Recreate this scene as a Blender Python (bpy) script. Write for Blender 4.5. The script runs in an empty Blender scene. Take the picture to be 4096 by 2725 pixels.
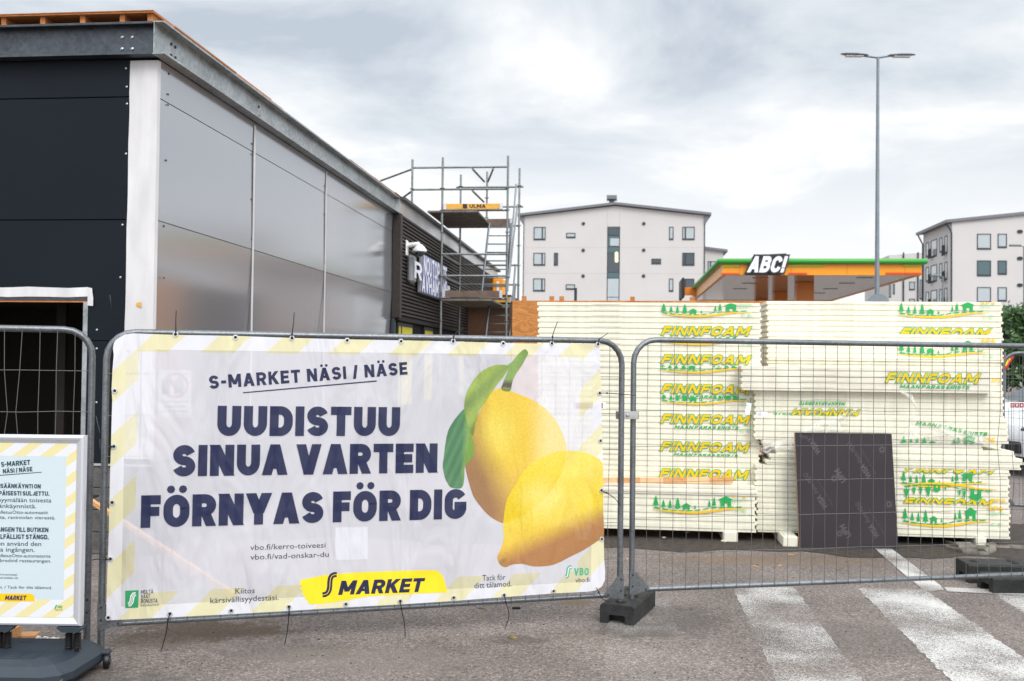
import bpy, math, random
from mathutils import Vector, Matrix
random.seed(7)
R = math.radians
sc = bpy.context.scene
col = sc.collection

# ------------------------------------------------------------------ camera
EYE = Vector((0, 0, 1.85))
FPX = 3982.0                                   # focal length in photo pixels (35 mm lens)
PITCH = math.atan(83.5 / FPX)
ROLL = 0.0115
cam = bpy.data.cameras.new('camera'); camo = bpy.data.objects.new('camera', cam); col.objects.link(camo)
cam.sensor_width = 36; cam.lens = 36 * FPX / 4096; cam.clip_start = .05; cam.clip_end = 2000
CM = Matrix.Rotation(R(90) + PITCH, 3, 'X') @ Matrix.Rotation(ROLL, 3, 'Z')
camo.matrix_world = Matrix.Translation(EYE) @ CM.to_4x4()
cam.dof.use_dof = True; cam.dof.focus_distance = 6.6; cam.dof.aperture_fstop = 3.8
sc.camera = camo

# ------------------------------------------------------------------ world, sun, exposure
SUN_EL, SUN_AZ = R(42), R(158)                 # azimuth measured from +Y towards +X: behind the camera
sund = Vector((math.sin(SUN_AZ) * math.cos(SUN_EL), math.cos(SUN_AZ) * math.cos(SUN_EL), math.sin(SUN_EL)))
w = bpy.data.worlds.new('World'); sc.world = w; w.use_nodes = True
nt = w.node_tree; nt.nodes.clear()
def N(t, **k):
    n = nt.nodes.new(t)
    for a, b in k.items():
        if a[0] == 'i': n.inputs[int(a[1:])].default_value = b
        else: setattr(n, a, b)
    return n
def L(a, b): nt.links.new(a, b)
def M_(op, a, b=None):
    n = nt.nodes.new('ShaderNodeMath'); n.operation = op
    for i, x in enumerate((a, b)):
        if x is None: continue
        if isinstance(x, (int, float)): n.inputs[i].default_value = x
        else: nt.links.new(x, n.inputs[i])
    return n.outputs[0]
tc = N('ShaderNodeTexCoord'); sep = N('ShaderNodeSeparateXYZ'); L(tc.outputs['Generated'], sep.inputs[0])
zc = M_('MAXIMUM', sep.outputs[2], 0.0)
den = M_('ADD', zc, 0.16)
cmb = N('ShaderNodeCombineXYZ'); L(M_('DIVIDE', sep.outputs[0], den), cmb.inputs[0]); L(M_('DIVIDE', sep.outputs[1], den), cmb.inputs[1])
cmb.inputs[2].default_value = 3.7
n1 = N('ShaderNodeTexNoise'); n1.inputs['Scale'].default_value = 1.35; n1.inputs['Detail'].default_value = 9; n1.inputs['Roughness'].default_value = .56; n1.inputs['Distortion'].default_value = .35
L(cmb.outputs[0], n1.inputs['Vector'])
cr = N('ShaderNodeValToRGB'); L(n1.outputs[0], cr.inputs[0])
cr.color_ramp.elements[0].position = .34; cr.color_ramp.elements[0].color = (.53, .59, .67, 1)
cr.color_ramp.elements[1].position = .62; cr.color_ramp.elements[1].color = (1.04, 1.04, 1.04, 1)
e = cr.color_ramp.elements.new(.44); e.color = (.71, .76, .81, 1)
e = cr.color_ramp.elements.new(.53); e.color = (.85, .88, .91, 1)
hz = N('ShaderNodeMapRange'); hz.interpolation_type = 'SMOOTHSTEP'
L(M_('ADD', zc, M_('MULTIPLY', M_('SUBTRACT', n1.outputs[0], .5), .35)), hz.inputs[0])
hz.inputs[1].default_value = .03; hz.inputs[2].default_value = .24; hz.inputs[3].default_value = .97; hz.inputs[4].default_value = 0
mx = N('ShaderNodeMix', data_type='RGBA'); L(hz.outputs[0], mx.inputs[0]); L(cr.outputs[0], mx.inputs[6]); mx.inputs[7].default_value = (.99, 1.0, 1.01, 1)
vm = N('ShaderNodeVectorMath', operation='DOT_PRODUCT'); L(tc.outputs['Generated'], vm.inputs[0]); vm.inputs[1].default_value = sund
au = M_('POWER', M_('MAXIMUM', vm.outputs[1], 0.0), 1.6)
zen = N('ShaderNodeMapRange'); zen.interpolation_type = 'SMOOTHSTEP'; L(zc, zen.inputs[0]); zen.inputs[1].default_value = .36; zen.inputs[2].default_value = .9; zen.inputs[3].default_value = 0; zen.inputs[4].default_value = .8
bri = M_('ADD', M_('ADD', 1.0, M_('MULTIPLY', au, 1.0)), zen.outputs[0])
bgc = N('ShaderNodeBackground'); L(mx.outputs[2], bgc.inputs[0]); L(bri, bgc.inputs[1])
sky = N('ShaderNodeTexSky', sky_type='NISHITA', sun_disc=False, sun_elevation=SUN_EL, sun_rotation=SUN_AZ)
bgs = N('ShaderNodeBackground'); L(sky.outputs[0], bgs.inputs[0]); bgs.inputs[1].default_value = .1
ms = N('ShaderNodeMixShader'); ms.inputs[0].default_value = .94; L(bgs.outputs[0], ms.inputs[1]); L(bgc.outputs[0], ms.inputs[2])
wo = N('ShaderNodeOutputWorld'); L(ms.outputs[0], wo.inputs[0])

sl = bpy.data.lights.new('sun', 'SUN'); sl.energy = 1.5; sl.angle = R(28); sl.color = (1, .96, .90)
so = bpy.data.objects.new('sun', sl); col.objects.link(so); so.rotation_euler = (-sund).to_track_quat('-Z', 'Y').to_euler(); so.location = (0, -10, 20)
vs = sc.view_settings; vs.view_transform = 'Standard'; vs.look = 'None'; vs.exposure = .12; vs.gamma = 1; vs.use_curve_mapping = False

# ------------------------------------------------------------------ helpers
def ray(px, py):
    return CM @ Vector((px - 2048, 1362.5 - py, -FPX))
def at(px, py, Y):
    d = ray(px, py); return EYE + d * (Y / d.y)
def onz(px, py, z=0.0):
    d = ray(px, py); return EYE + d * ((z - EYE.z) / d.z)
class Plane:
    """a real plane in the place: origin, u and v directions; px() reads a point of it off the photo"""
    def __init__(s, o, u, v=(0, 0, 1)):
        s.o = Vector(o); s.u = Vector(u).normalized(); s.v = Vector(v).normalized(); s.n = s.u.cross(s.v)   # n faces the viewer for u=right, v=up
    def px(s, x, y):
        d = ray(x, y); p = EYE + d * ((s.o - EYE).dot(s.n) / d.dot(s.n)) - s.o
        return p.dot(s.u), p.dot(s.v)
    def pt(s, u, v, off=0.0):
        return s.o + s.u * u + s.v * v + s.n * off
A6 = math.atan(432 / FPX)                      # the site's grid is turned this far from the view axis
AX = Vector((math.cos(A6), -math.sin(A6), 0)); BX = Vector((math.sin(A6), math.cos(A6), 0))
Wm = {}
def thing(name, label, cat, loc=(0, 0, 0), rz=0, group=None, kind=None):
    o = bpy.data.objects.new(name, None); col.objects.link(o); o.empty_display_size = .2
    o.location = loc; o.rotation_euler = (0, 0, rz)
    Wm[o] = Matrix.Translation(Vector(loc)) @ Matrix.Rotation(rz, 4, 'Z')
    return tag(o, label, cat, group, kind)
def tag(o, label=None, cat=None, group=None, kind=None):
    if label: o['label'] = label
    if cat: o['category'] = cat
    if group: o['group'] = group
    if kind: o['kind'] = kind
    return o
def copy_tree(o, parent=None, M=None):
    c = o.copy(); col.objects.link(c)
    if parent: c.parent = parent; c.matrix_parent_inverse = o.matrix_parent_inverse.copy()
    Wm[c] = Wm.get(o, Matrix())
    for ch in list(o.children): copy_tree(ch, c)
    return c
class MB:
    def __init__(s): s.v = []; s.f = []; s.m = []; s.mi = 0
    def add(s, vs, fs):
        b = len(s.v); s.v += [Vector(x) for x in vs]
        for f in fs: s.f.append([b + i for i in f]); s.m.append(s.mi)
    def box(s, x0, y0, z0, x1, y1, z1, M=None):
        p = [Vector((x, y, z)) for z in (z0, z1) for y in (y0, y1) for x in (x0, x1)]
        if M: p = [M @ q for q in p]
        s.add(p, [(0, 2, 3, 1), (4, 5, 7, 6), (0, 1, 5, 4), (2, 6, 7, 3), (0, 4, 6, 2), (1, 3, 7, 5)]); return s
    def bbox(s, x0, y0, z0, x1, y1, z1, b=.005, M=None):      # box with chamfered edges
        vs = []; idx = {}
        c = ((x0, x1), (y0, y1), (z0, z1))
        for i in range(2):
            for j in range(2):
                for k in range(2):
                    P = [c[0][i], c[1][j], c[2][k]]; sg = [1 - 2 * i, 1 - 2 * j, 1 - 2 * k]
                    for a in range(3):
                        q = [P[t] + (0 if t == a else sg[t] * b) for t in range(3)]
                        idx[(i, j, k, a)] = len(vs); vs.append(Vector(q))
        fs = []
        g = lambda i, j, k, a: idx[(i, j, k, a)]
        for i in range(2): fs.append([g(i, 0, 0, 0), g(i, 1, 0, 0), g(i, 1, 1, 0), g(i, 0, 1, 0)])
        for j in range(2): fs.append([g(0, j, 0, 1), g(1, j, 0, 1), g(1, j, 1, 1), g(0, j, 1, 1)])
        for k in range(2): fs.append([g(0, 0, k, 2), g(1, 0, k, 2), g(1, 1, k, 2), g(0, 1, k, 2)])
        for i in range(2):
            for j in range(2):
                fs.append([g(i, j, 0, 0), g(i, j, 1, 0), g(i, j, 1, 1), g(i, j, 0, 1)])
                fs.append([g(i, 0, j, 0), g(i, 1, j, 0), g(i, 1, j, 2), g(i, 0, j, 2)])
                fs.append([g(0, i, j, 1), g(1, i, j, 1), g(1, i, j, 2), g(0, i, j, 2)])
                for k in range(2): fs.append([g(i, j, k, 0), g(i, j, k, 1), g(i, j, k, 2)])
        cen = Vector(((x0 + x1) / 2, (y0 + y1) / 2, (z0 + z1) / 2)); out = []
        for f in {tuple(x) for x in fs}:
            a, bb, cc = vs[f[0]], vs[f[1]], vs[f[2]]
            fc = sum((vs[q] for q in f), Vector()) / len(f)
            if (bb - a).cross(cc - a).dot(fc - cen) < 0: f = f[::-1]
            out.append(f)
        if M: vs = [M @ q for q in vs]
        s.add(vs, out); return s
    def tube(s, path, r, n=10, caps=True):
        path = [Vector(p) for p in path]; rings = []; up = None
        for i, p in enumerate(path):
            t = (path[min(i + 1, len(path) - 1)] - path[max(i - 1, 0)]).normalized()
            if up is None:
                up = Vector((0, 0, 1)) if abs(t.z) < .9 else Vector((1, 0, 0))
            x = t.cross(up).normalized(); y = x.cross(t).normalized(); up = y
            rr = r[i] if isinstance(r, (list, tuple)) else r
            rings.append([p + (x * math.cos(2 * math.pi * k / n) + y * math.sin(2 * math.pi * k / n)) * rr for k in range(n)])
        vs = [q for rg in rings for q in rg]; fs = []
        for i in range(len(path) - 1):
            for k in range(n):
                a, b = i * n + k, i * n + (k + 1) % n
                fs.append((a, a + n, b + n, b))
        if caps: fs.append(tuple(range(n))); fs.append(tuple(reversed(range(len(vs) - n, len(vs)))))
        s.add(vs, fs); return s
    def lathe(s, prof, c, axis=(0, 0, 1), n=24):
        c = Vector(c); q = Vector((0, 0, 1)).rotation_difference(Vector(axis).normalized()); vs = []; fs = []
        for r, h in prof:
            for k in range(n): vs.append(c + q @ Vector((r * math.cos(2 * math.pi * k / n), r * math.sin(2 * math.pi * k / n), h)))
        for i in range(len(prof) - 1):
            for k in range(n):
                a, b = i * n + k, i * n + (k + 1) % n; fs.append((a, b, b + n, a + n))
        fs.append(tuple(reversed(range(n)))); fs.append(tuple(range(len(vs) - n, len(vs))))
        s.add(vs, fs); return s
    def prism(s, pts, d):                              # polygon (list of Vector) pushed along d
        n = len(pts); d = Vector(d); p = [Vector(q) for q in pts]
        s.add(p + [q + d for q in p], [tuple(reversed(range(n))), tuple(range(n, 2 * n))] + [(i, (i + 1) % n, n + (i + 1) % n, n + i) for i in range(n)]); return s
    def poly(s, pts): s.add(pts, [tuple(range(len(pts)))]); return s
    def torus(s, c, axis, R0, r, n=16, m=6):
        q = Vector((0, 0, 1)).rotation_difference(Vector(axis).normalized()); vs = []; fs = []
        for i in range(n):
            a = 2 * math.pi * i / n
            for j in range(m):
                b = 2 * math.pi * j / m; rr = R0 + r * math.cos(b)
                vs.append(Vector(c) + q @ Vector((rr * math.cos(a), rr * math.sin(a), r * math.sin(b))))
        for i in range(n):
            for j in range(m): fs.append((i * m + j, ((i + 1) % n) * m + j, ((i + 1) % n) * m + (j + 1) % m, i * m + (j + 1) % m))
        s.add(vs, fs); return s
    def build(s, name, mats, parent=None, smooth=False, local=False, label=None, colors=None):
        me = bpy.data.meshes.new(name)
        vs = s.v
        if parent is not None and not local:
            iv = Wm[parent].inverted(); vs = [iv @ v for v in vs]
        me.from_pydata([tuple(v) for v in vs], [], s.f); me.validate()
        if not isinstance(mats, (list, tuple)): mats = [mats]
        for m in mats: me.materials.append(m)
        if len(mats) > 1:
            for p, mi in zip(me.polygons, s.m): p.material_index = mi
        if colors:
            ca = me.color_attributes.new('print', 'FLOAT_COLOR', 'POINT')
            for i, c in enumerate(colors): ca.data[i].color = (*c, 1)
        if smooth:
            me.polygons.foreach_set('use_smooth', [True] * len(me.polygons))
            if smooth != 'all': me.set_sharp_from_angle(angle=R(40))
        o = bpy.data.objects.new(name, me); col.objects.link(o)
        if parent is not None: o.parent = parent; Wm[o] = Wm[parent]
        else: Wm[o] = Matrix()
        if label: o['label'] = label
        return o
def setting(name, mb, m, kind='structure', smooth=False):
    o = mb.build(name, m, smooth=smooth); o['kind'] = kind; return o

# ------------------------------------------------------------------ materials
def C(h):                                           # sRGB hex -> linear
    r = [int(h[i:i + 2], 16) / 255 for i in (0, 2, 4)]
    return tuple((x / 12.92 if x < .04045 else ((x + .055) / 1.055) ** 2.4) for x in r)
def mat(name, c, rough=.6, metal=0, var=0, vscale=6, bump=0, bscale=40, ior=1.5, c2=None, stretch=None, coat=0, detail=6):
    global nt
    m = bpy.data.materials.new(name); m.use_nodes = True; nt = m.node_tree
    b = nt.nodes['Principled BSDF']
    b.inputs['Roughness'].default_value = rough; b.inputs['Metallic'].default_value = metal; b.inputs['IOR'].default_value = ior
    b.inputs['Coat Weight'].default_value = coat
    b.inputs['Base Color'].default_value = (*c, 1)
    t = N('ShaderNodeTexCoord'); vec = t.outputs['Object']
    if stretch:
        mp = N('ShaderNodeMapping'); mp.inputs['Scale'].default_value = stretch; L(vec, mp.inputs[0]); vec = mp.outputs[0]
    if var or c2:
        n = N('ShaderNodeTexNoise'); n.inputs['Scale'].default_value = vscale; n.inputs['Detail'].default_value = detail; L(vec, n.inputs['Vector'])
        r = N('ShaderNodeValToRGB'); L(n.outputs[0], r.inputs[0])
        c2 = c2 or tuple(x * (1 - var) for x in c)
        r.color_ramp.elements[0].position = .32; r.color_ramp.elements[0].color = (*c2, 1)
        r.color_ramp.elements[1].position = .68; r.color_ramp.elements[1].color = (*[min(1, x * (1 + var * .5)) for x in c], 1)
        L(r.outputs[0], b.inputs['Base Color'])
    if bump:
        n = N('ShaderNodeTexNoise'); n.inputs['Scale'].default_value = bscale; n.inputs['Detail'].default_value = 4; L(vec, n.inputs['Vector'])
        bp = N('ShaderNodeBump'); bp.inputs['Strength'].default_value = bump; bp.inputs['Distance'].default_value = .01
        L(n.outputs[0], bp.inputs['Height']); L(bp.outputs[0], b.inputs['Normal'])
    return m
MT = {}
def asphalt_material():
    global nt
    m = bpy.data.materials.new('asphalt'); m.use_nodes = True; nt = m.node_tree; b = nt.nodes['Principled BSDF']
    t = N('ShaderNodeTexCoord'); v = t.outputs['Object']
    vo = N('ShaderNodeTexVoronoi'); vo.inputs['Scale'].default_value = 105; L(v, vo.inputs['Vector'])
    sp = N('ShaderNodeSeparateColor'); L(vo.outputs['Color'], sp.inputs[0])
    r = N('ShaderNodeValToRGB'); L(sp.outputs[0], r.inputs[0]); cr = r.color_ramp
    cr.elements[0].position = 0; cr.elements[0].color = (.092, .080, .073, 1)
    cr.elements[1].position = 1; cr.elements[1].color = (.34, .29, .26, 1)
    for p, c in ((.25, (.145, .126, .116, 1)), (.6, (.185, .160, .147, 1)), (.86, (.245, .198, .176, 1))):
        e = cr.elements.new(p); e.color = c
    n = N('ShaderNodeTexNoise'); n.inputs['Scale'].default_value = .9; n.inputs['Detail'].default_value = 8; n.inputs['Roughness'].default_value = .65; L(v, n.inputs['Vector'])
    mr = N('ShaderNodeMapRange'); L(n.outputs[0], mr.inputs[0]); mr.inputs[1].default_value = .3; mr.inputs[2].default_value = .7; mr.inputs[3].default_value = .70; mr.inputs[4].default_value = 1.26
    mu = N('ShaderNodeMix', data_type='RGBA', blend_type='MULTIPLY'); mu.inputs[0].default_value = 1; L(r.outputs[0], mu.inputs[6]); L(mr.outputs[0], mu.inputs[7])
    n2 = N('ShaderNodeTexNoise'); n2.inputs['Scale'].default_value = 33; n2.inputs['Detail'].default_value = 5; L(v, n2.inputs['Vector'])
    mr2 = N('ShaderNodeMapRange'); L(n2.outputs[0], mr2.inputs[0]); mr2.inputs[1].default_value = .3; mr2.inputs[2].default_value = .7; mr2.inputs[3].default_value = .72; mr2.inputs[4].default_value = 1.28
    mu2 = N('ShaderNodeMix', data_type='RGBA', blend_type='MULTIPLY'); mu2.inputs[0].default_value = 1; L(mu.outputs[2], mu2.inputs[6]); L(mr2.outputs[0], mu2.inputs[7])
    src = mu2.outputs[2]
    # spilled sand, damp soil stains and painted contact shade, each with its own place
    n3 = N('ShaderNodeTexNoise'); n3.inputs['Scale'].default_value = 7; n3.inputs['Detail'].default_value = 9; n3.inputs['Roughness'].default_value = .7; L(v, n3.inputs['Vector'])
    for (x, y, rx, ry, c, k) in STAINS_SHADES:
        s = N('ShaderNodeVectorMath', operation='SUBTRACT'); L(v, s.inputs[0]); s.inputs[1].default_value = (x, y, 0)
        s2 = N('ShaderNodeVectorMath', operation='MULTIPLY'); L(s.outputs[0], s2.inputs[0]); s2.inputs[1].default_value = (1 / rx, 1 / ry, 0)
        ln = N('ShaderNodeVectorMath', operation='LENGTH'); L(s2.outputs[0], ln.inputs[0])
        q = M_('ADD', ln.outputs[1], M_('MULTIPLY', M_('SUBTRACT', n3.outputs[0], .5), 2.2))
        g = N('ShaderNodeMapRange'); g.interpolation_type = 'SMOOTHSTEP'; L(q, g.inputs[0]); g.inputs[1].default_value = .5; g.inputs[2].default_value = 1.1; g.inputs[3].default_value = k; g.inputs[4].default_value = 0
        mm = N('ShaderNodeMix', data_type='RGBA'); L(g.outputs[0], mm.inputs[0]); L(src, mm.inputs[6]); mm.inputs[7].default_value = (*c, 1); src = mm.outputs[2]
    L(src, b.inputs['Base Color']); b.inputs['Roughness'].default_value = .9; b.inputs['IOR'].default_value = 1.35
    bp = N('ShaderNodeBump'); bp.inputs['Strength'].default_value = .5; bp.inputs['Distance'].default_value = .006; L(vo.outputs['Distance'], bp.inputs['Height']); L(bp.outputs[0], b.inputs['Normal'])
    return m
def px_stain_shade(px, py, rx, ry, c, k=.8):
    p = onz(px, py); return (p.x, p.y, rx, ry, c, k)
STAINS_SHADES = [px_stain_shade(850, 2520, .62, .30, (.085, .058, .036), .75), px_stain_shade(640, 2560, .45, .25, (.10, .075, .05), .5),
          px_stain_shade(2310, 2410, .16, .12, (.15, .11, .06), .7), px_stain_shade(3100, 2240, 1.3, .35, (.17, .115, .075), .55),
          px_stain_shade(2050, 2560, .25, .12, (.07, .063, .06), .55), px_stain_shade(1130, 2600, .5, .3, (.085, .075, .07), .5),
          px_stain_shade(2530, 2520, .34, .26, (.075, .066, .06), .6), px_stain_shade(250, 2740, .75, .36, (.07, .062, .057), .6), px_stain_shade(3500, 2560, .9, .5, (.10, .085, .077), .4), px_stain_shade(1500, 2640, .8, .3, (.19, .165, .15), .4),  # first two: contact shade painted under the fence base block and poster stand
          px_stain_shade(2740, 2480, .3, .5, (.085, .075, .072), .5)]
def paint_material(name, lo, hi, scale):
    """white road paint worn through to the asphalt below"""
    global nt
    m = bpy.data.materials.new(name); m.use_nodes = True; nt = m.node_tree; b = nt.nodes['Principled BSDF']
    b.inputs['Base Color'].default_value = (.60, .585, .56, 1); b.inputs['Roughness'].default_value = .75
    t = N('ShaderNodeTexCoord'); v = t.outputs['Object']
    n = N('ShaderNodeTexNoise'); n.inputs['Scale'].default_value = scale; n.inputs['Detail'].default_value = 6; n.inputs['Roughness'].default_value = .75; L(v, n.inputs['Vector'])
    n2 = N('ShaderNodeTexNoise'); n2.inputs['Scale'].default_value = 1.6; n2.inputs['Detail'].default_value = 4; L(v, n2.inputs['Vector'])
    q = M_('ADD', n.outputs[0], M_('MULTIPLY', M_('SUBTRACT', n2.outputs[0], .5), .55))
    g = N('ShaderNodeMapRange'); L(q, g.inputs[0]); g.inputs[1].default_value = lo; g.inputs[2].default_value = hi
    tr = N('ShaderNodeBsdfTransparent'); mixs = N('ShaderNodeMixShader'); L(g.outputs[0], mixs.inputs[0]); L(tr.outputs[0], mixs.inputs[1]); L(b.outputs[0], mixs.inputs[2])
    L(mixs.outputs[0], nt.nodes['Material Output'].inputs[0])
    return m
def wood_material(name, c, c2, scale=3, stretch=(1, 1, 9), rough=.7):
    global nt
    m = bpy.data.materials.new(name); m.use_nodes = True; nt = m.node_tree; b = nt.nodes['Principled BSDF']
    t = N('ShaderNodeTexCoord'); mp = N('ShaderNodeMapping'); mp.inputs['Scale'].default_value = stretch; L(t.outputs['Object'], mp.inputs[0])
    n = N('ShaderNodeTexNoise'); n.inputs['Scale'].default_value = scale; n.inputs['Detail'].default_value = 3; n.inputs['Distortion'].default_value = 1.2; L(mp.outputs[0], n.inputs['Vector'])
    f = M_('FRACT', M_('MULTIPLY', n.outputs[0], 9.0))
    r = N('ShaderNodeValToRGB'); L(f, r.inputs[0]); r.color_ramp.elements[0].color = (*c, 1); r.color_ramp.elements[1].color = (*c2, 1)
    L(r.outputs[0], b.inputs['Base Color']); b.inputs['Roughness'].default_value = rough
    return m
def galv(name, c, rough, spangle=26):
    global nt
    m = bpy.data.materials.new(name); m.use_nodes = True; nt = m.node_tree; b = nt.nodes['Principled BSDF']
    t = N('ShaderNodeTexCoord'); v = N('ShaderNodeTexVoronoi'); v.inputs['Scale'].default_value = spangle; L(t.outputs['Object'], v.inputs['Vector'])
    n = N('ShaderNodeTexNoise'); n.inputs['Scale'].default_value = 2.3; n.inputs['Detail'].default_value = 7; n.inputs['Roughness'].default_value = .65; L(t.outputs['Object'], n.inputs['Vector'])
    sp = N('ShaderNodeSeparateColor'); L(v.outputs['Color'], sp.inputs[0])
    q = M_('ADD', M_('MULTIPLY', sp.outputs[0], .25), M_('MULTIPLY', n.outputs[0], 1.0))
    r = N('ShaderNodeValToRGB'); L(q, r.inputs[0]); r.color_ramp.elements[0].position = .35; r.color_ramp.elements[1].position = .85
    r.color_ramp.elements[0].color = (*[x * .62 for x in c], 1); r.color_ramp.elements[1].color = (*[min(1, x * 1.25) for x in c], 1)
    L(r.outputs[0], b.inputs['Base Color']); b.inputs['Metallic'].default_value = .75
    mr = N('ShaderNodeMapRange'); L(n.outputs[0], mr.inputs[0]); mr.inputs[3].default_value = rough - .12; mr.inputs[4].default_value = rough + .15; L(mr.outputs[0], b.inputs['Roughness'])
    return m
def banner_material(name, c=None, through=.17, stripes=None, attr=False):
    """printed mesh fabric: partly lets light and sight through"""
    global nt
    m = bpy.data.materials.new(name); m.use_nodes = True; nt = m.node_tree; b = nt.nodes['Principled BSDF']
    b.inputs['Roughness'].default_value = .55
    t = N('ShaderNodeTexCoord'); v = t.outputs['Object']
    sx = N('ShaderNodeSeparateXYZ'); L(v, sx.inputs[0]); u, z = sx.outputs[0], sx.outputs[2]
    thr = through
    if stripes:
        (u0, u1, z0, z1, U0, U1, Z0, Z1, hem, per, ph) = stripes
        f = M_('FRACT', M_('ADD', M_('DIVIDE', M_('SUBTRACT', u, z), per), ph))
        st = M_('LESS_THAN', f, .5)
        inn = M_('MULTIPLY', M_('MULTIPLY', M_('GREATER_THAN', u, u0), M_('LESS_THAN', u, u1)), M_('MULTIPLY', M_('GREATER_THAN', z, z0), M_('LESS_THAN', z, z1)))
        k = M_('MULTIPLY', st, M_('SUBTRACT', 1.0, inn))
        mm = N('ShaderNodeMix', data_type='RGBA'); L(k, mm.inputs[0]); mm.inputs[6].default_value = (*c, 1); mm.inputs[7].default_value = (.73, .685, .43, 1)
        m3 = N('ShaderNodeMix', data_type='RGBA'); L(inn, m3.inputs[0]); L(mm.outputs[2], m3.inputs[6]); m3.inputs[7].default_value = (.73, .725, .785, 1)
        L(m3.outputs[2], b.inputs['Base Color'])
        body = M_('MULTIPLY', M_('MULTIPLY', M_('GREATER_THAN', u, U0 + hem), M_('LESS_THAN', u, U1 - hem)), M_('MULTIPLY', M_('GREATER_THAN', z, Z0 + hem), M_('LESS_THAN', z, Z1 - hem)))
        thr = M_('MULTIPLY', body, through)
    elif attr:
        a = N('ShaderNodeVertexColor'); a.layer_name = 'print'
        n = N('ShaderNodeTexNoise'); n.inputs['Scale'].default_value = 60; n.inputs['Detail'].default_value = 5; L(v, n.inputs['Vector'])
        mr = N('ShaderNodeMapRange'); L(n.outputs[0], mr.inputs[0]); mr.inputs[1].default_value = .3; mr.inputs[2].default_value = .7; mr.inputs[3].default_value = .90; mr.inputs[4].default_value = 1.09
        mm = N('ShaderNodeMix', data_type='RGBA', blend_type='MULTIPLY'); mm.inputs[0].default_value = 1; L(a.outputs[0], mm.inputs[6]); L(mr.outputs[0], mm.inputs[7])
        L(mm.outputs[2], b.inputs['Base Color'])
    else: b.inputs['Base Color'].default_value = (*c, 1)
    # soft folds pulled by the ties and the weave
    mp = N('ShaderNodeMapping'); mp.inputs['Scale'].default_value = (1.6, 1, .55); mp.inputs['Rotation'].default_value = (0, .55, 0); L(v, mp.inputs[0])
    n = N('ShaderNodeTexNoise'); n.inputs['Scale'].default_value = 2.1; n.inputs['Detail'].default_value = 3; n.inputs['Distortion'].default_value = .6; L(mp.outputs[0], n.inputs['Vector'])
    bp = N('ShaderNodeBump'); bp.inputs['Strength'].default_value = 1.0; bp.inputs['Distance'].default_value = .075; L(n.outputs[0], bp.inputs['Height']); L(bp.outputs[0], b.inputs['Normal'])
    tl = N('ShaderNodeBsdfTranslucent'); tl.inputs[0].default_value = (.75, .73, .72, 1)
    m1 = N('ShaderNodeMixShader'); m1.inputs[0].default_value = .12 if (stripes or attr) else .0; L(b.outputs[0], m1.inputs[1]); L(tl.outputs[0], m1.inputs[2])
    tr = N('ShaderNodeBsdfTransparent'); m2 = N('ShaderNodeMixShader'); L(m1.outputs[0], m2.inputs[1]); L(tr.outputs[0], m2.inputs[2])
    if isinstance(thr, float): m2.inputs[0].default_value = thr
    else: L(thr, m2.inputs[0])
    L(m2.outputs[0], nt.nodes['Material Output'].inputs[0])
    return m

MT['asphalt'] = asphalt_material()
MT['paint'] = paint_material('worn_road_paint', .47, .66, 120)
MT['paint_faint'] = paint_material('faded_road_paint', .53, .72, 150)
MT['paint_thin'] = paint_material('line_paint', .41, .57, 120)
MT['soil'] = mat('damp_soil', (.055, .042, .034), .95, var=.5, vscale=14, bump=.6, bscale=30)
MT['graphite'] = mat('graphite_panel', C('181e25'), .5, var=.12, vscale=.8, ior=1.22)
def sheen_material():
    m = mat('glossy_steel_panel', (.38, .395, .425), .15, metal=.50, ior=2.9, bump=.022, bscale=1.1)
    return m
MT['panel'] = sheen_material()
MT['tape'] = mat('white_joint_tape', (.66, .65, .66), .7, var=.16, vscale=5, bump=.25, bscale=14, stretch=(1, 1, .25))
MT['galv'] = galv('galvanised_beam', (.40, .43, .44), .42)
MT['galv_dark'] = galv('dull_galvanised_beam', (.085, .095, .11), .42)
MT['rail'] = galv('galvanised_fence_tube', (.19, .205, .22), .40, 90)
MT['scaf'] = galv('scaffold_tube', (.24, .26, .255), .45, 40)
MT['alu'] = mat('aluminium', (.62, .64, .66), .35, metal=.7, var=.1)
MT['wire'] = mat('fence_wire', (.13, .135, .14), .5, metal=.5)
MT['bolt'] = mat('bolt_steel', (.42, .45, .48), .35, metal=.8)
MT['darkbolt'] = mat('screw_head', (.05, .05, .05), .5, metal=.4)
MT['concrete'] = mat('grey_block', (.12, .118, .112), .9, var=.35, vscale=9, bump=.6, bscale=60)
MT['black'] = mat('black_void', (.006, .005, .005), .9)
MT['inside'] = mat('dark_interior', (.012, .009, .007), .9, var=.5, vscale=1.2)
MT['slat'] = mat('dark_brown_slat', (.026, .019, .016), .55, var=.35, vscale=2, stretch=(6, .4, 6))
MT['slatback'] = mat('slat_backing', (.008, .007, .007), .8)
MT['zinc'] = mat('plain_sheet_fascia', (.60, .61, .62), .3, metal=.55, var=.15, vscale=1.2)
MT['ply'] = wood_material('orange_plywood', C('c98a48'), C('a8662c'), 1.6, (1, 1, 3))
MT['ply_shaded'] = wood_material('shaded_plywood', C('54341c'), C('3a2413'), 1.6, (1, 1, 3))  # darker copy of the orange plywood, with the shade painted into its colour
MT['timber'] = wood_material('fresh_timber', C('d9a878'), C('c48a55'), 2, (1, 8, 8))
MT['roofwood'] = wood_material('roof_timber', C('c8864e'), C('a4622f'), 2, (1, 8, 8))
MT['felt'] = mat('roof_felt', (.03, .03, .032), .8)
MT['yellow'] = mat('yellow_film', C('d9c818'), .4)
MT['whitepl'] = mat('white_plastic', (.78, .79, .78), .4)
MT['signgrey'] = mat('sign_return', (.22, .23, .24), .5)
MT['signblue'] = mat('sign_blue', (.06, .09, .50), .35)
MT['signwhite'] = mat('sign_white', (.82, .84, .95), .4)
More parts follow.
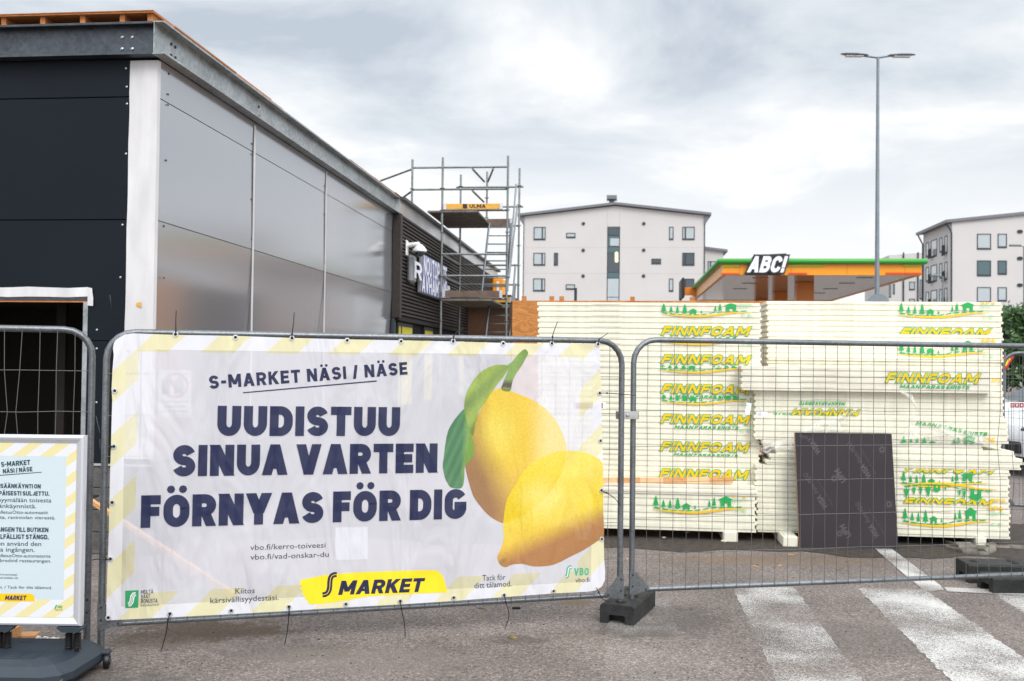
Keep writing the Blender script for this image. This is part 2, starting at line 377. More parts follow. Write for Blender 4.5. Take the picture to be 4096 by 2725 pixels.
MT['orangeboard'] = mat('orange_toe_board', C('dca542'), .6, var=.15, vscale=4)
MT['brownboard'] = mat('brown_toe_board', C('6b5a50'), .75, var=.3, vscale=5)
MT['deck'] = mat('scaffold_deck', (.16, .14, .12), .7, var=.3, vscale=4)
MT['ink'] = mat('print_black', (.02, .02, .02), .6)
MT['foam'] = mat('cream_foam_board', (.835, .81, .67), .75, var=.05, vscale=5, bump=.1, bscale=120)
def sheen_streak(m):
    # sheen of wrinkled wrapping film painted into the foam colour as upright streaks
    global nt
    nt = m.node_tree; b = nt.nodes['Principled BSDF']; src = b.inputs['Base Color'].links[0].from_socket
    t = N('ShaderNodeTexCoord'); mp = N('ShaderNodeMapping'); mp.inputs['Scale'].default_value = (16, 1, .5); L(t.outputs['Object'], mp.inputs[0])
    n = N('ShaderNodeTexNoise'); n.inputs['Scale'].default_value = 1.0; n.inputs['Detail'].default_value = 6; n.inputs['Roughness'].default_value = .7; L(mp.outputs[0], n.inputs['Vector'])
    r = N('ShaderNodeMapRange'); L(n.outputs[0], r.inputs[0]); r.inputs[1].default_value = .35; r.inputs[2].default_value = .65; r.inputs[3].default_value = .90; r.inputs[4].default_value = 1.03
    x = N('ShaderNodeMix', data_type='RGBA', blend_type='MULTIPLY'); x.inputs[0].default_value = 1; L(src, x.inputs[6]); L(r.outputs[0], x.inputs[7]); L(x.outputs[2], b.inputs['Base Color'])
sheen_streak(MT['foam'])
MT['foam_dirty'] = mat('weathered_foam_board', (.82, .795, .68), .8, c2=(.67, .63, .53), vscale=3.5, bump=.3, bscale=60)
MT['pgreen'] = mat('green_film_print', C('16a650'), .4)
MT['pyellow'] = mat('yellow_film_print', C('f2c200'), .4)
MT['pgreen_pale'] = mat('pale_green_film_print', C('8fd6a4'), .4)
MT['rubber'] = mat('black_block_rubber', (.022, .022, .022), .75, var=.5, vscale=14, bump=.5, bscale=60)
MT['tie'] = mat('black_tie', (.006, .006, .006), .4)
MT['render'] = mat('pale_render', C('c6c3c2'), .85, var=.04, vscale=.25)
MT['joint'] = mat('facade_joint', C('b3ada9'), .85)
MT['roofgrey'] = mat('grey_roof_metal', C('6f7076'), .5)
MT['winframe'] = mat('dark_window_frame', C('2b343b'), .5)
MT['blind'] = mat('window_with_blind', C('aab3b8'), .12, var=.06, vscale=.5, coat=.6)
MT['glass'] = mat('dark_window_glass', C('39444d'), .06, ior=1.6)
MT['teal'] = mat('stair_glass', C('3f5a60'), .06, ior=1.6)
MT['lit'] = None
MT['corange'] = mat('canopy_orange', C('f09800'), .35)
MT['corange_d'] = mat('column_orange', C('d07410'), .35)
MT['cgreen'] = mat('canopy_green', C('2f9a3c'), .35)
MT['clime'] = mat('lime_strip', C('9ac020'), .4)
MT['cred'] = mat('red_strip', C('d84a10'), .4)
MT['cwhite'] = mat('canopy_soffit', (.40, .375, .35), .12, metal=.3, ior=1.8)
MT['peach'] = mat('canopy_side_sheet', C('e8b078'), .5)
MT['post'] = mat('lamp_post_steel', C('7c858c'), .45, metal=.4, var=.1)
MT['film_ply'] = mat('dark_film_faced_plywood', C('322d31'), .6, ior=1.3, var=.10, vscale=2.5, bump=.04, bscale=50)
MT['film_print'] = mat('film_faced_print', C('4d4249'), .6)
MT['plyedge'] = mat('plywood_edge', C('8a6a50'), .8)
MT['carwhite'] = mat('white_car_paint', (.78, .80, .82), .2, coat=.5)
MT['carglass'] = mat('car_glass', C('3c4a4e'), .05, ior=1.6)
MT['cardark'] = mat('car_dark_trim', (.02, .02, .022), .5)
MT['leaf'] = mat('tree_leaf', (.06, .13, .028), .6, c2=(.022, .06, .012), vscale=.9)
MT['bark'] = mat('tree_bark', (.07, .055, .045), .9)
MT['white'] = mat('white_plate', (.78, .78, .78), .5)
MT['red'] = mat('red_plate', C('c21818'), .45)
MT['crimson'] = mat('crimson_plate', C('8c1028'), .5)
MT['standgrey'] = mat('slate_plastic', C('2a343e'), .5, var=.12, vscale=8, bump=.2, bscale=180)
MT['frame_alu'] = mat('satin_aluminium_frame', (.66, .68, .73), .32, metal=.5)
MT['poster_ink'] = mat('poster_ink', C('12424f'), .5)
MT['navy'] = mat('navy_print', C('1a2450'), .5)
MT['greyplastic'] = mat('dirty_plastic_film', (.17, .15, .125), .5, var=.45, vscale=7)
MT['foil'] = mat('crumpled_foil', (.6, .57, .52), .3, metal=.7, bump=.8, bscale=30)

# ------------------------------------------------------------------ lettering: heavy grotesque built of strokes
def arc(cx, cy, rx, ry, a0, a1, n=10):
    return [(cx + rx * math.cos(R(a0 + (a1 - a0) * i / n)), cy + ry * math.sin(R(a0 + (a1 - a0) * i / n))) for i in range(n + 1)]
S_ = lambda *p: ('s', list(p))
def G(ch):
    """width and strokes; ('s', pts) = ribbon in the unit box, ('d', x0, y0, x1, y1) = slanted bar cut level"""
    v = lambda x: S_((x, 0), (x, 1))
    if ch == 'A': return .80, [('d', .0, 0, .5, 1), ('d', 1, 0, .5, 1), ('c', (.25, .24), (.75, .24))]
    if ch == 'B': return .70, [S_(*([(0, 0), (0, 1)] )), ('c2', [(0, 1), (.6, 1)] + arc(.6, .765, .34, .235, 90, -90)[1:] + [(0, .53)]), ('c2', [(.2, .53), (.6, .53)] + arc(.6, .265, .4, .265, 90, -90)[1:] + [(0, 0)])]
    if ch == 'C': return .72, [('c2', arc(.5, .68, .5, .32, 15, 90, 6) + arc(.5, .68, .5, .32, 90, 180, 8)[1:] + arc(.5, .32, .5, .32, 180, 345, 14))]
    if ch == 'D': return .74, [v(0), ('c2', [(0, 1), (.42, 1)] + arc(.42, .58, .58, .42, 90, 0)[1:] + arc(.42, .42, .58, .42, 0, -90)[0:] + [(0, 0)])]
    if ch == 'E': return .62, [v(0), S_((0, 1), (1, 1)), S_((0, .5), (.88, .5)), S_((0, 0), (1, 0))]
    if ch == 'F': return .58, [v(0), S_((0, 1), (1, 1)), S_((0, .5), (.88, .5))]
    if ch == 'G': return .76, [('c2', arc(.5, .68, .5, .32, 30, 90, 6) + arc(.5, .68, .5, .32, 90, 180, 8)[1:] + arc(.5, .32, .5, .32, 180, 360, 14) + [(1, .40)]), S_((.72, .40), (1, .40))]
    if ch == 'H': return .74, [v(0), v(1), S_((0, .5), (1, .5))]
    if ch == 'I': return 0, [v(0)]
    if ch == 'J': return .6, [('c2', [(1, 1), (1, .3)] + arc(.5, .3, .5, .3, 0, -170))]
    if ch == 'K': return .74, [v(0), ('d', .1, .40, 1, 1), ('d', 1.02, 0, .38, .58)]
    if ch == 'L': return .58, [v(0), S_((0, 0), (1, 0))]
    if ch == 'M': return .92, [v(0), v(1), ('d', .5, .22, .02, 1), ('d', .5, .22, .98, 1)]
    if ch == 'N': return .76, [v(0), v(1), ('d', 1, 0, 0, 1)]
    if ch in 'OQ': return .78, [('c2', arc(.5, .60, .5, .40, 0, 180, 14) + arc(.5, .40, .5, .40, 180, 360, 14) + [(1, .60)])]
    if ch == 'P': return .68, [v(0), ('c2', [(0, 1), (.55, 1)] + arc(.55, .72, .45, .28, 90, -90)[1:] + [(0, .44)])]
    if ch == 'R': return .72, [v(0), ('c2', [(0, 1), (.55, 1)] + arc(.55, .72, .45, .28, 90, -90)[1:] + [(0, .44)]), ('d', 1.0, 0, .55, .46)]
    if ch == 'S': return .70, [('c2', arc(.5, .75, .48, .25, 18, 270, 18) + arc(.5, .25, .5, .25, 90, -160, 18)[1:])]
    if ch == 'T': return .68, [S_((.5, 0), (.5, 1)), S_((0, 1), (1, 1))]
    if ch == 'U': return .74, [('c2', [(0, 1), (0, .38)] + arc(.5, .38, .5, .38, 180, 360, 16) + [(1, 1)])]
    if ch == 'V': return .80, [('d', .5, 0, 0, 1), ('d', .5, 0, 1, 1)]
    if ch == 'W': return 1.15, [('d', .27, 0, 0, 1), ('d', .27, 0, .5, 1), ('d', .73, 0, .5, 1), ('d', .73, 0, 1, 1)]
    if ch == 'X': return .76, [('d', 0, 0, 1, 1), ('d', 1, 0, 0, 1)]
    if ch == 'Y': return .78, [S_((.5, 0), (.5, .42)), ('d', .5, .36, 0, 1), ('d', .5, .36, 1, 1)]
    if ch == 'Z': return .68, [S_((0, 1), (1, 1)), S_((0, 0), (1, 0)), ('d', .04, .1, .96, .9)]
    if ch == '/': return .42, [('d', 0, -.04, 1, 1.04)]
    if ch == '-': return .36, [S_((0, .45), (1, .45))]
    if ch == '.': return 0, [S_((0, 0), (0, .02))]
    if ch == '!': return 0, [S_((0, 0), (0, .02)), S_((0, .40), (0, 1))]
    return .4, []
def ribbon(p, hw, cap):
    p = [Vector(q) for q in p]
    q = [p[0]]
    for x in p[1:]:
        if (x - q[-1]).length > 1e-4: q.append(x)
    p = q
    if len(p) > 1:
        p[0] = p[0] - (p[1] - p[0]).normalized() * cap; p[-1] = p[-1] + (p[-1] - p[-2]).normalized() * cap
    l, r = [], []
    for i in range(len(p)):
        t0 = (p[i] - p[i - 1]).normalized() if i else None
        t1 = (p[i + 1] - p[i]).normalized() if i < len(p) - 1 else None
        t = ((t0 or t1) + (t1 or t0)).normalized(); nn = Vector((-t.y, t.x))
        k = hw / max(.45, nn.dot(Vector((-(t1 or t0).y, (t1 or t0).x))))
        l.append(p[i] + nn * k); r.append(p[i] - nn * k)
    return [[l[i], r[i], r[i + 1], l[i + 1]] for i in range(len(p) - 1)]
def caps(text, wt=.25, pad=0.0, track=.09, wide=1.0, sp=.22):
    """quads in cap-height units, grouped by stroke; and the run's width"""
    out = []; x = 0
    for ch in text:
        base = {'Ä': 'A', 'Ö': 'O', 'Å': 'A'}.get(ch, ch)
        if ch == ' ': x += sp * wide; continue
        Wd, st = G(base); Wd *= wide
        Wd = max(Wd, wt); ix = Wd - wt
        mp = lambda p: Vector((x + wt / 2 + p[0] * ix, wt / 2 + p[1] * (1 - wt)))
        for s in st:
            if s[0] == 's': out.append(ribbon([mp(p) for p in s[1]], wt / 2 + pad, wt / 2 + pad))
            elif s[0] == 'c': out.append(ribbon([mp(p) for p in s[1:]], wt * .40 + pad, pad))
            elif s[0] == 'c2': out.append(ribbon([mp(p) for p in s[1]], wt / 2 + pad, wt / 2 * (1 if base in 'UD' else .15) + pad))
            else:
                _, x0, y0, x1, y1 = s
                a, b = Vector((x + wt / 2 + x0 * ix, y0)), Vector((x + wt / 2 + x1 * ix, y1))
                if y0 in (0, 1) : pass
                d = (b - a); d.normalize(); h = (wt * .5 * (1.08 if base in 'AVKYXN' else 1.0) + pad) / max(.3, abs(d.y))
                h = min(h, wt * .62 + pad * 1.4)
                a2, b2 = a - d * pad, b + d * pad
                out.append([[a2 + Vector((-h, 0)), a2 + Vector((h, 0)), b2 + Vector((h, 0)), b2 + Vector((-h, 0))]])
        if ch in 'ÄÖÅ':
            for cx in ((.27, .73) if ch != 'Å' else (.5,)):
                c = Vector((x + Wd * cx, 1.17)); rr = .115 * (wt / .25) ** .6 + pad
                fan = []
                for k in range(8):
                    a0, a1 = math.pi * k / 4, math.pi * (k + 1) / 4
                    fan.append([c, c + Vector((math.cos(a0), math.sin(a0))) * rr, c + Vector((math.cos(a1), math.sin(a1))) * rr])
                out.append(fan)
        x += Wd + track
    return out, x - track
def letter(mb, pl, text, p0, p1, h, wt=.25, pad=0, off=.0016, shear=0, wide=1.0, track=.09, flip=False, clip=None, warp=None, sp=.22):
    """write text on plane pl: baseline from (u,v) p0 to p1, cap height h"""
    gs, wd = caps(text, wt, pad, track, wide, sp)
    e = Vector((p1[0] - p0[0], p1[1] - p0[1])); k = e.length / wd; ex = e.normalized(); ey = Vector((-ex.y, ex.x)) * (-1 if flip else 1)
    if flip: ex = ex
    nlay = 0
    for g in gs:
        nlay = (nlay + 1) % 14
        for q in g:
            pts = []
            for p in q:
                a = p.x * k + shear * p.y * h; b = p.y * h
                uv = Vector(p0) + ex * a + ey * b
                if warp: uv = Vector(warp(uv.x, uv.y))
                if clip: uv.y = min(max(uv.y, clip[0]), clip[1])
                pts.append(pl.pt(uv.x, uv.y, off + nlay * .00006))
            if clip and max(pt.z for pt in pts) - min(pt.z for pt in pts) < 1e-5: continue
            mb.poly(pts)
def small_text(mb, pl, text, p0, p1, h, off=.0016, bold=0.0, shear=0):
    """thin humanist lettering: Blender's built-in face, fitted between p0 and p1 with cap height h"""
    c = bpy.data.curves.new('t', 'FONT'); c.body = text; c.offset = bold; c.resolution_u = 2; c.shear = shear
    o = bpy.data.objects.new('t', c); me = bpy.data.meshes.new_from_object(o)
    xs = [v.co.x for v in me.vertices]; 
    if not xs: return
    x0, x1 = min(xs), max(xs); e = Vector((p1[0] - p0[0], p1[1] - p0[1])); k = e.length / (x1 - x0); ex = e.normalized(); ey = Vector((-ex.y, ex.x))
    ky = h / .70
    vs = []
    for v in me.vertices:
        uv = Vector(p0) + ex * ((v.co.x - x0) * k) + ey * (v.co.y * ky); vs.append(pl.pt(uv.x, uv.y, off))
    mb.add(vs, [tuple(p.vertices) for p in me.polygons])
    bpy.data.objects.remove(o); bpy.data.curves.remove(c); bpy.data.meshes.remove(me)

# ------------------------------------------------------------------ ground and road paint
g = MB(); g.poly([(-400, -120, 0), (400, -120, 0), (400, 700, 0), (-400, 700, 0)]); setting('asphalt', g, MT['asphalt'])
def ground_poly(name, pts, m, z=.004):
    b = MB(); q = [onz(x, y, z) for x, y in pts]
    if (q[1] - q[0]).cross(q[2] - q[0]).z < 0: q.reverse()
    b.poly(q); return setting(name, b, m)
def stripe(l0, r0, l1, r1, m):
    ext = lambda a, b: (b[0] + (b[0] - a[0]) * .6, b[1] + (b[1] - a[1]) * .6)
    c = [onz(*p, .004) for p in (l0, r0, ext(r0, r1), ext(l0, l1))]; pts = []; rr = random.Random(int(l0[0]))
    for i in range(4):                                         # paint edges crumbled by traffic
        a, d = c[i], c[(i + 1) % 4]; n = int((d - a).length / .03)
        for k in range(n): pts.append(a.lerp(d, k / n) + Vector((rr.gauss(0, .007), rr.gauss(0, .007), 0)))
    b = MB(); b.poly(pts[::-1]); return setting('crossing_stripe', b, m)
stripe((2933, 2354), (3174, 2347), (3108, 2725), (3450, 2725), MT['paint'])
stripe((3431, 2354), (3698, 2357), (3806, 2725), (4230, 2725), MT['paint_thin'])
stripe((2440, 2370), (2672, 2366), (2410, 2725), (2752, 2725), MT['paint_faint'])
stripe((3955, 2360), (4230, 2362), (4500, 2725), (4980, 2725), MT['paint'])
ground_poly('parking_line', [(3460, 2160), (3520, 2160), (3762, 2342), (3775, 2360), (3702, 2365), (3620, 2300)], MT['paint_thin'], .0075)
ground_poly('parking_line', [(3776, 2349), (3790, 2366), (4200, 2385), (4180, 2366)], MT['paint_thin'], .0075)
b = MB(); pts = []
for i in range(60):                                           # damp soil spilled along the foot of the stacks
    t = i / 59; s = -4.8 + 11.5 * t; p = at(2500, 2100, 10.2) * 1.0; p.z = 0
    q = p + AX * (s + .9) ; pts.append(q + BX * (-.22 + .10 * math.sin(s * 3.1) + .07 * math.sin(s * 7.7 + 1) + random.uniform(-.03, .03)))
pts = [Vector((q.x, q.y, .004)) for q in pts]
b.poly(pts + [pts[-1] + BX * 2.2, pts[0] + BX * 2.2]); setting('soil', b, MT['soil'])

# ------------------------------------------------------------------ the store under construction
CO = at(608, 1440, 9.3); CO.z = 0
PL = Plane(CO, AX); PR = Plane(CO, BX)                        # left wall (faces us), long right wall (u = away from us)
PR.n = AX.copy()
store = thing('store_building', 'low dark store under construction with a galvanised steel beam round its roof', 'building', CO, -A6)
def sbox(x0, y0, z0, x1, y1, z1, name, m, bev=.0, parent=store, **k):
    b = MB(); (b.bbox(x0, y0, z0, x1, y1, z1, bev) if bev else b.box(x0, y0, z0, x1, y1, z1)); return b.build(name, m, parent, local=True, **k)
ZS = [.85, 2.0, 3.14, 4.30, 4.66]
JL = -.64                                                      # right jamb of the doorway
for i in range(4):                                             # front wall panels
    xr = -.07
    if ZS[i + 1] <= 2.1: xl = JL + .0
    elif ZS[i] < 2.1: xl = -9
    else: xl = -9
    if i == 1:
        b = MB(); b.prism([(-9, 0, 2.42), (JL, 0, 2.42), (JL, 0, ZS[1] + .004), (xr, 0, ZS[1] + .004), (xr, 0, ZS[2] - .004), (-9, 0, ZS[2] - .004)][::-1], (0, .12, 0)); b.build('wall_panel', MT['graphite'], store, local=True)
    else: sbox(xl, 0, ZS[i] + .004, xr, .12, ZS[i + 1] - .004, 'wall_panel', MT['graphite'], .003)
sbox(-9, .12, 2.42, -.12, .14, 4.66, 'panel_core', MT['slatback'])
TS = [.035, 2.50, 5.40, 9.74]
for j in range(3):
    for i in range(4):
        ti, to_ = ((-.03, .0), (-.04, .0), (-.052, .0), (.0, -.008), (-.006, .0))[i + 1 if i else 0]
        b = MB(); y0, y1, z0, z1 = TS[j] + .006, TS[j + 1] - .006, ZS[i] + .004, ZS[i + 1] - .004
        b.prism([(-.12, y0, z0), (ti, y0, z0), (ti + (to_ - ti) * .35, y0, z0 + (z1 - z0) * .28), (ti + (to_ - ti) * .72, y0, z0 + (z1 - z0) * .62), (to_, y0, z1), (-.12, y0, z1)], (0, y1 - y0, 0)); b.build('side_panel', MT['panel'], store, 'all' if 0 else False, local=True)
sbox(-.14, .14, .85, -.121, 9.74, 4.66, 'panel_core', MT['slatback'])
for t in TS[1:3]:                                             # taped seams between the side panels
    b = MB(); 
    zz = [.9 + .25 * i for i in range(15)] + [4.62]
    l = [(.006, t - .026 - random.uniform(0, .006), z) for z in zz]; r = [(.006, t + .026 + random.uniform(0, .006), z) for z in zz]
    for i in range(len(zz) - 1): b.poly([l[i], r[i], r[i + 1], l[i + 1]])
    b.build('seam_tape', MT['tape'], store, local=True)
b = MB(); n = 24                                               # wrinkled white membrane over the corner
ls = [(-.268 + .003 * math.sin(i * 1.3) + random.uniform(-.002, .002), -.006 + random.uniform(-.003, .001), .9 + (4.64 - .9) * i / n) for i in range(n + 1)]
for i in range(n):
    z0, z1 = ls[i][2], ls[i + 1][2]
    b.poly([ls[i], (-.14, -.009, z0), (-.14, -.009, z1), ls[i + 1]])
    b.poly([(-.14, -.009, z0), (.006, -.006, z0), (.006, -.006, z1), (-.14, -.009, z1)])
    b.poly([(.006, -.006, z0), (.009, .05, z0), (.009, .05, z1), (.006, -.006, z1)]); b.poly([(.009, .05, z0), (-.04, .052, z0), (-.04, .052, z1), (.009, .05, z1)])
b.build('corner_tape', MT['tape'], store, local=True)
b = MB(); u, v = PL.px(563, 1222)
b.poly([(u - .04, -.014, v + .02), (u + .01, -.014, v + .035), (u + .018, -.02, v - .02), (u - .035, -.014, v - .01)]); b.build('loose_foam_flake', MT['orangeboard'], store, local=True)
# C-shaped galvanised beam round the eaves: web with two flanges
ZB0, ZB1 = 4.66, 4.965
def beam(x0, y0, x1, y1, name, m, side):
    b = MB()
    if side == 'front':
        b.box(x0, y0 + .10, ZB0 + .008, x1, y0 + .108, ZB1 - .008); b.box(x0, y0, ZB0, x1 + .01, y0 + .12, ZB0 + .008); b.box(x0, y0, ZB1 - .008, x1 + .01, y0 + .12, ZB1)
        b.box(x0, y0, ZB0 + .008, x1 + .01, y0 + .006, ZB0 + .02); b.box(x0, y0, ZB1 - .02, x1 + .01, y0 + .006, ZB1 - .008)
    else:
        b.box(x1 - .108, y0, ZB0 + .008, x1 - .10, y1, ZB1 - .008); b.box(x1 - .12, y0, ZB0, x1, y1, ZB0 + .008); b.box(x1 - .12, y0, ZB1 - .008, x1, y1, ZB1)
        b.box(x1 - .006, y0, ZB0 + .008, x1, y1, ZB0 + .02); b.box(x1 - .006, y0, ZB1 - .02, x1, y1, ZB1 - .008)
    return b.build(name, m, store, local=True)
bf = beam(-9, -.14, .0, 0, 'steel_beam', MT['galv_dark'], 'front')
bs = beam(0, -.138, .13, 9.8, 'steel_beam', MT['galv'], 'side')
sbox(-9, .02, 4.66, -.06, .22, 4.96, 'beam_backing', MT['slatback'])
sbox(-.2, .3, 4.66, -.01, 25, 4.96, 'beam_backing', MT['slatback'])
bolt = MB().lathe([(.017, 0), (.017, .010), (.010, .014)], (0, 0, 0), n=8)
def bolts(lst, parent, axis):
    for (x, y, z) in lst:
        bb = MB().lathe([(.016, 0), (.016, .009), (.009, .013)], (x, y, z), axis, 8); bb.build('bolt', MT['bolt'] if axis[1] else MT['darkbolt'], parent, local=True)
bl = []
for x, y in ((1067, 333), (1152, 333), (1065, 432), (1152, 432)):
    u, v = PL.px(x / 2.143, y / 2.143); bl.append((u, -.04, v))
bolts(bl, bf, (0, -1, 0))
bl = []
for x, y in ((1440, 380), (1475, 405), (1440, 475), (1475, 497), (2196, 917), (2196, 1000)):
    u, v = PR.px(x / 2.143, y / 2.143); bl.append((.03, u, min(max(v, 4.70), 4.92)))
bolts(bl, bs, (1, 0, 0))
def screws(lst, pl, off, m):
    for x, y in lst:
        u, v = pl.px(x, y); p = store.matrix_world
        c = Vector((u, -off, v)) if pl is PL else Vector((off, u, v))
        MB().lathe([(.011, 0), (.011, .005), (.006, .008)], c, (0, -1, 0) if pl is PL else (1, 0, 0), 8).build('screw', m, store, local=True)
screws([(505, 274), (507, 348), (508, 416), (504, 616), (490, 900), (482, 1110), (388, 1320), (387, 1395), (386, 1610)], PL, .0, MT['bolt'])
screws([(675, 296), (672, 378), (671, 420), (664, 642), (655, 905), (655, 1112), (1008, 576), (1008, 618), (1007, 798), (1006, 955), (1300, 620), (1299, 745), (1299, 858), (1298, 1050)], PR, .0, MT['darkbolt'])
# roof deck on rafters
b = MB(); b.box(-9, -.14, 5.045, .02, 3, 5.06); b.box(-9, -.15, 5.0605, .02, 3, 5.066)
b.build('roof_deck', MT['roofwood'], store, local=True)
sbox(-9, .12, 4.966, .0, .14, 5.044, 'roof_deck', MT['roofwood'])
for px in (40, 195, 353, 510, 620, -115):
    u, v = PL.px(px, 95); sbox(u - .025, -.10, 4.966, u + .025, .119, 5.0445, 'rafter', MT['roofwood'])
b = MB()
for i in range(16):                                            # ragged sheathing edge along the side
    y0 = .1 + i * 1.55; dz = random.uniform(0, .02)
    b.box(-1.2, y0, 4.97 + dz, .10 + random.uniform(-.02, .03), y0 + 1.53, 4.985 + dz)
b.build('roof_sheathing', MT['roofwood'], store, local=True)
sbox(-9, 2.5, 4.99, .05, 25, 5.01, 'roof_felt', MT['felt'])
# scratches in the dark paint
MT['scratch'] = mat('bare_scratch', (.10, .11, .12), .6)
for pts in (((438, 1180), (441, 1182), (448, 1246), (446, 1225)), ((383, 1665), (386, 1666), (402, 1738), (396, 1720)), ((398, 1755), (400, 1756), (402, 1800), (400, 1790))):
    q = [PL.px(*p) for p in pts]; b = MB(); b.poly([(u, -.0008, v) for u, v in q]); b.build('scratch', MT['scratch'], store, local=True)
# doorway with its taped head and dark room behind
b = MB(); b.box(JL - 3.2, 0, 2.36, JL + .02, .02, 2.42); b.build('door_head', MT['roofwood'], store, local=True)
b = MB(); zt = 2.50
for i in range(16):
    x0, x1 = JL - 3.2 + i * .2, JL - 3.0 + i * .2
    f = lambda x: .006 * math.sin(x * 9) ; b.poly([(x0, -.012, 2.41 + f(x0 * 2)), (x1, -.012, 2.41 + f(x1 * 2)), (x1, -.008, zt + f(x1)), (x0, -.008, zt + f(x0))])
b.poly([(JL - .0, -.013, 2.33), (JL + .06, -.02, 2.325), (JL + .055, -.012, 2.40), (JL + .04, -.01, 2.495), (JL, -.011, 2.50)])
b.build('door_head_tape', MT['tape'], store, local=True)
sbox(JL - 3.2, -.004, 2.375, JL - .001, .05, 2.409, 'door_frame', MT['galv_dark'])
sbox(JL - .045, -.006, .2, JL + .0, .12, 2.36, 'door_frame', MT['galv'])
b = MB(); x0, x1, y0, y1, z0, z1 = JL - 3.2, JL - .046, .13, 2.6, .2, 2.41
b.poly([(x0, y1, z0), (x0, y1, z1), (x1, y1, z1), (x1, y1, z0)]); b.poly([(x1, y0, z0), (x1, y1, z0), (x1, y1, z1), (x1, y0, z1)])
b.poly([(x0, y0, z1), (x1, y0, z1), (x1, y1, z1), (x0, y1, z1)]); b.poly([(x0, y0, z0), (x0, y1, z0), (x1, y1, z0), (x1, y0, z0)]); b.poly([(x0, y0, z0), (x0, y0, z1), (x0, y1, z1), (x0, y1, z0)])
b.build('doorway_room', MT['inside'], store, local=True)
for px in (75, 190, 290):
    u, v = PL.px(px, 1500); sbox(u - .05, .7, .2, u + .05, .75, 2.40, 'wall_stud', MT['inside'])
# block plinth
b = MB()
for k in range(4):
    for i in range(26):
        y0 = i * .4 + (.2 if k % 2 else 0); b.bbox(-.2, y0 + .003, k * .207 + .003, .02, y0 + .397, (k + 1) * .207 - .003, .006)
    for i in range(2):
        xr = -.2 - i * .4 + (0 if k % 2 else .0); xl = max(xr - .4, JL)
        if xr - xl > .05: b.bbox(xl + .003, .0, k * .207 + .003, xr - .003, .19, (k + 1) * .207 - .003, .006)
b.build('block_plinth', MT['concrete'], store, local=True)
sbox(JL, -.02, .83, .03, .02, .85, 'sill_flashing', MT['alu'])
# slatted part of the long wall
b = MB()
for i in range(27):
    z = 2.72 + i * .0725; b.bbox(.08, 9.92, z, .145, 25.1, z + .045, .006)
b.build('slat_cladding', MT['slat'], store, local=True)
sbox(-.1, 9.83, 2.7, .075, 25.1, 4.66, 'slat_backing', MT['slatback'])
sbox(.0, 9.75, 2.66, .16, 9.915, 4.655, 'corner_trim', MT['slat'], .004)
sbox(0, 9.76, .85, .06, 9.88, 2.655, 'corner_post', MT['winframe'])
b = MB(); b.box(.0, 9.805, 4.665, .125, 25.2, 4.95); b.build('eaves_fascia', MT['zinc'], store, local=True)
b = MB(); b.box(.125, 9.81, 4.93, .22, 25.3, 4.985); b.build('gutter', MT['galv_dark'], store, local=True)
sbox(-.1, 9.8, 2.62, .12, 25.1, 2.699, 'slat_soffit', MT['slatback'])
wl = MB(); wl.box(-.15, 9.9, 0, -.06, 25.1, 2.61); wl.build('rear_wall', MT['slatback'], store, local=True)
for px0, px1 in ((1595, 1602), (1608, 1648), (1700, 1730), (1837, 1857)):
    t0, _ = PR.px(px0, 1300); t1, _ = PR.px(px1, 1300)
    wf = sbox(-.055, t0 - .08, .9, -.0, t1 + .08, 2.6, 'window', MT['winframe'])
    sbox(.001, t0, .95, .008, t1, 2.52, 'pane', MT['yellow'], parent=wf)
sbox(-9, 25.1, 0, .0, 25.2, 4.66, 'rear_wall', MT['graphite'])
# entrance canopy with a boarded-up front far down the wall
b = MB(); b.box(.15, 18.0, 3.50, 1.38, 24.5, 3.66); b.build('entrance_canopy', MT['slat'], store, local=True)
b = MB(); b.box(.15, 18.4, 0, 1.36, 18.44, 3.49); b.build('boarding', MT['ply_shaded'], store, local=True)

# dome camera and the pick-up sign on the slats
def wallpt(px, py, off): # a point at distance off in front of the long wall
    P = Plane(CO + AX * off, BX); P.n = AX.copy(); u, v = P.px(px, py); return u, v
u, v = wallpt(1626, 990, .16)
dc = thing('security_camera', 'white dome camera on a bracket on the dark slatted wall', 'camera', CO, -A6)
b = MB(); b.bbox(.148, u - .05, v - .16, .18, u + .10, v + .14, .01); b.build('wall_plate', MT['whitepl'], dc, local=True)
b = MB(); b.tube([(.17, u + .02, v + .04), (.30, u + .02, v + .06), (.38, u + .02, v + .07), (.42, u + .02, v + .0)], [.05, .045, .05, .05], 10); b.build('arm', MT['whitepl'], dc, True, local=True)
b = MB(); b.lathe([(.04, .06), (.09, .02), (.14, -.05), (.14, -.08), (.11, -.095)][::-1], (.42, u + .02, v), n=20); b.build('housing', MT['whitepl'], dc, True, local=True)
b = MB(); b.lathe([(.02, -.18), (.07, -.165), (.095, -.135), (.10, -.096)], (.42, u + .02, v), n=20); b.build('dome', MT['glass'], dc, True, local=True)

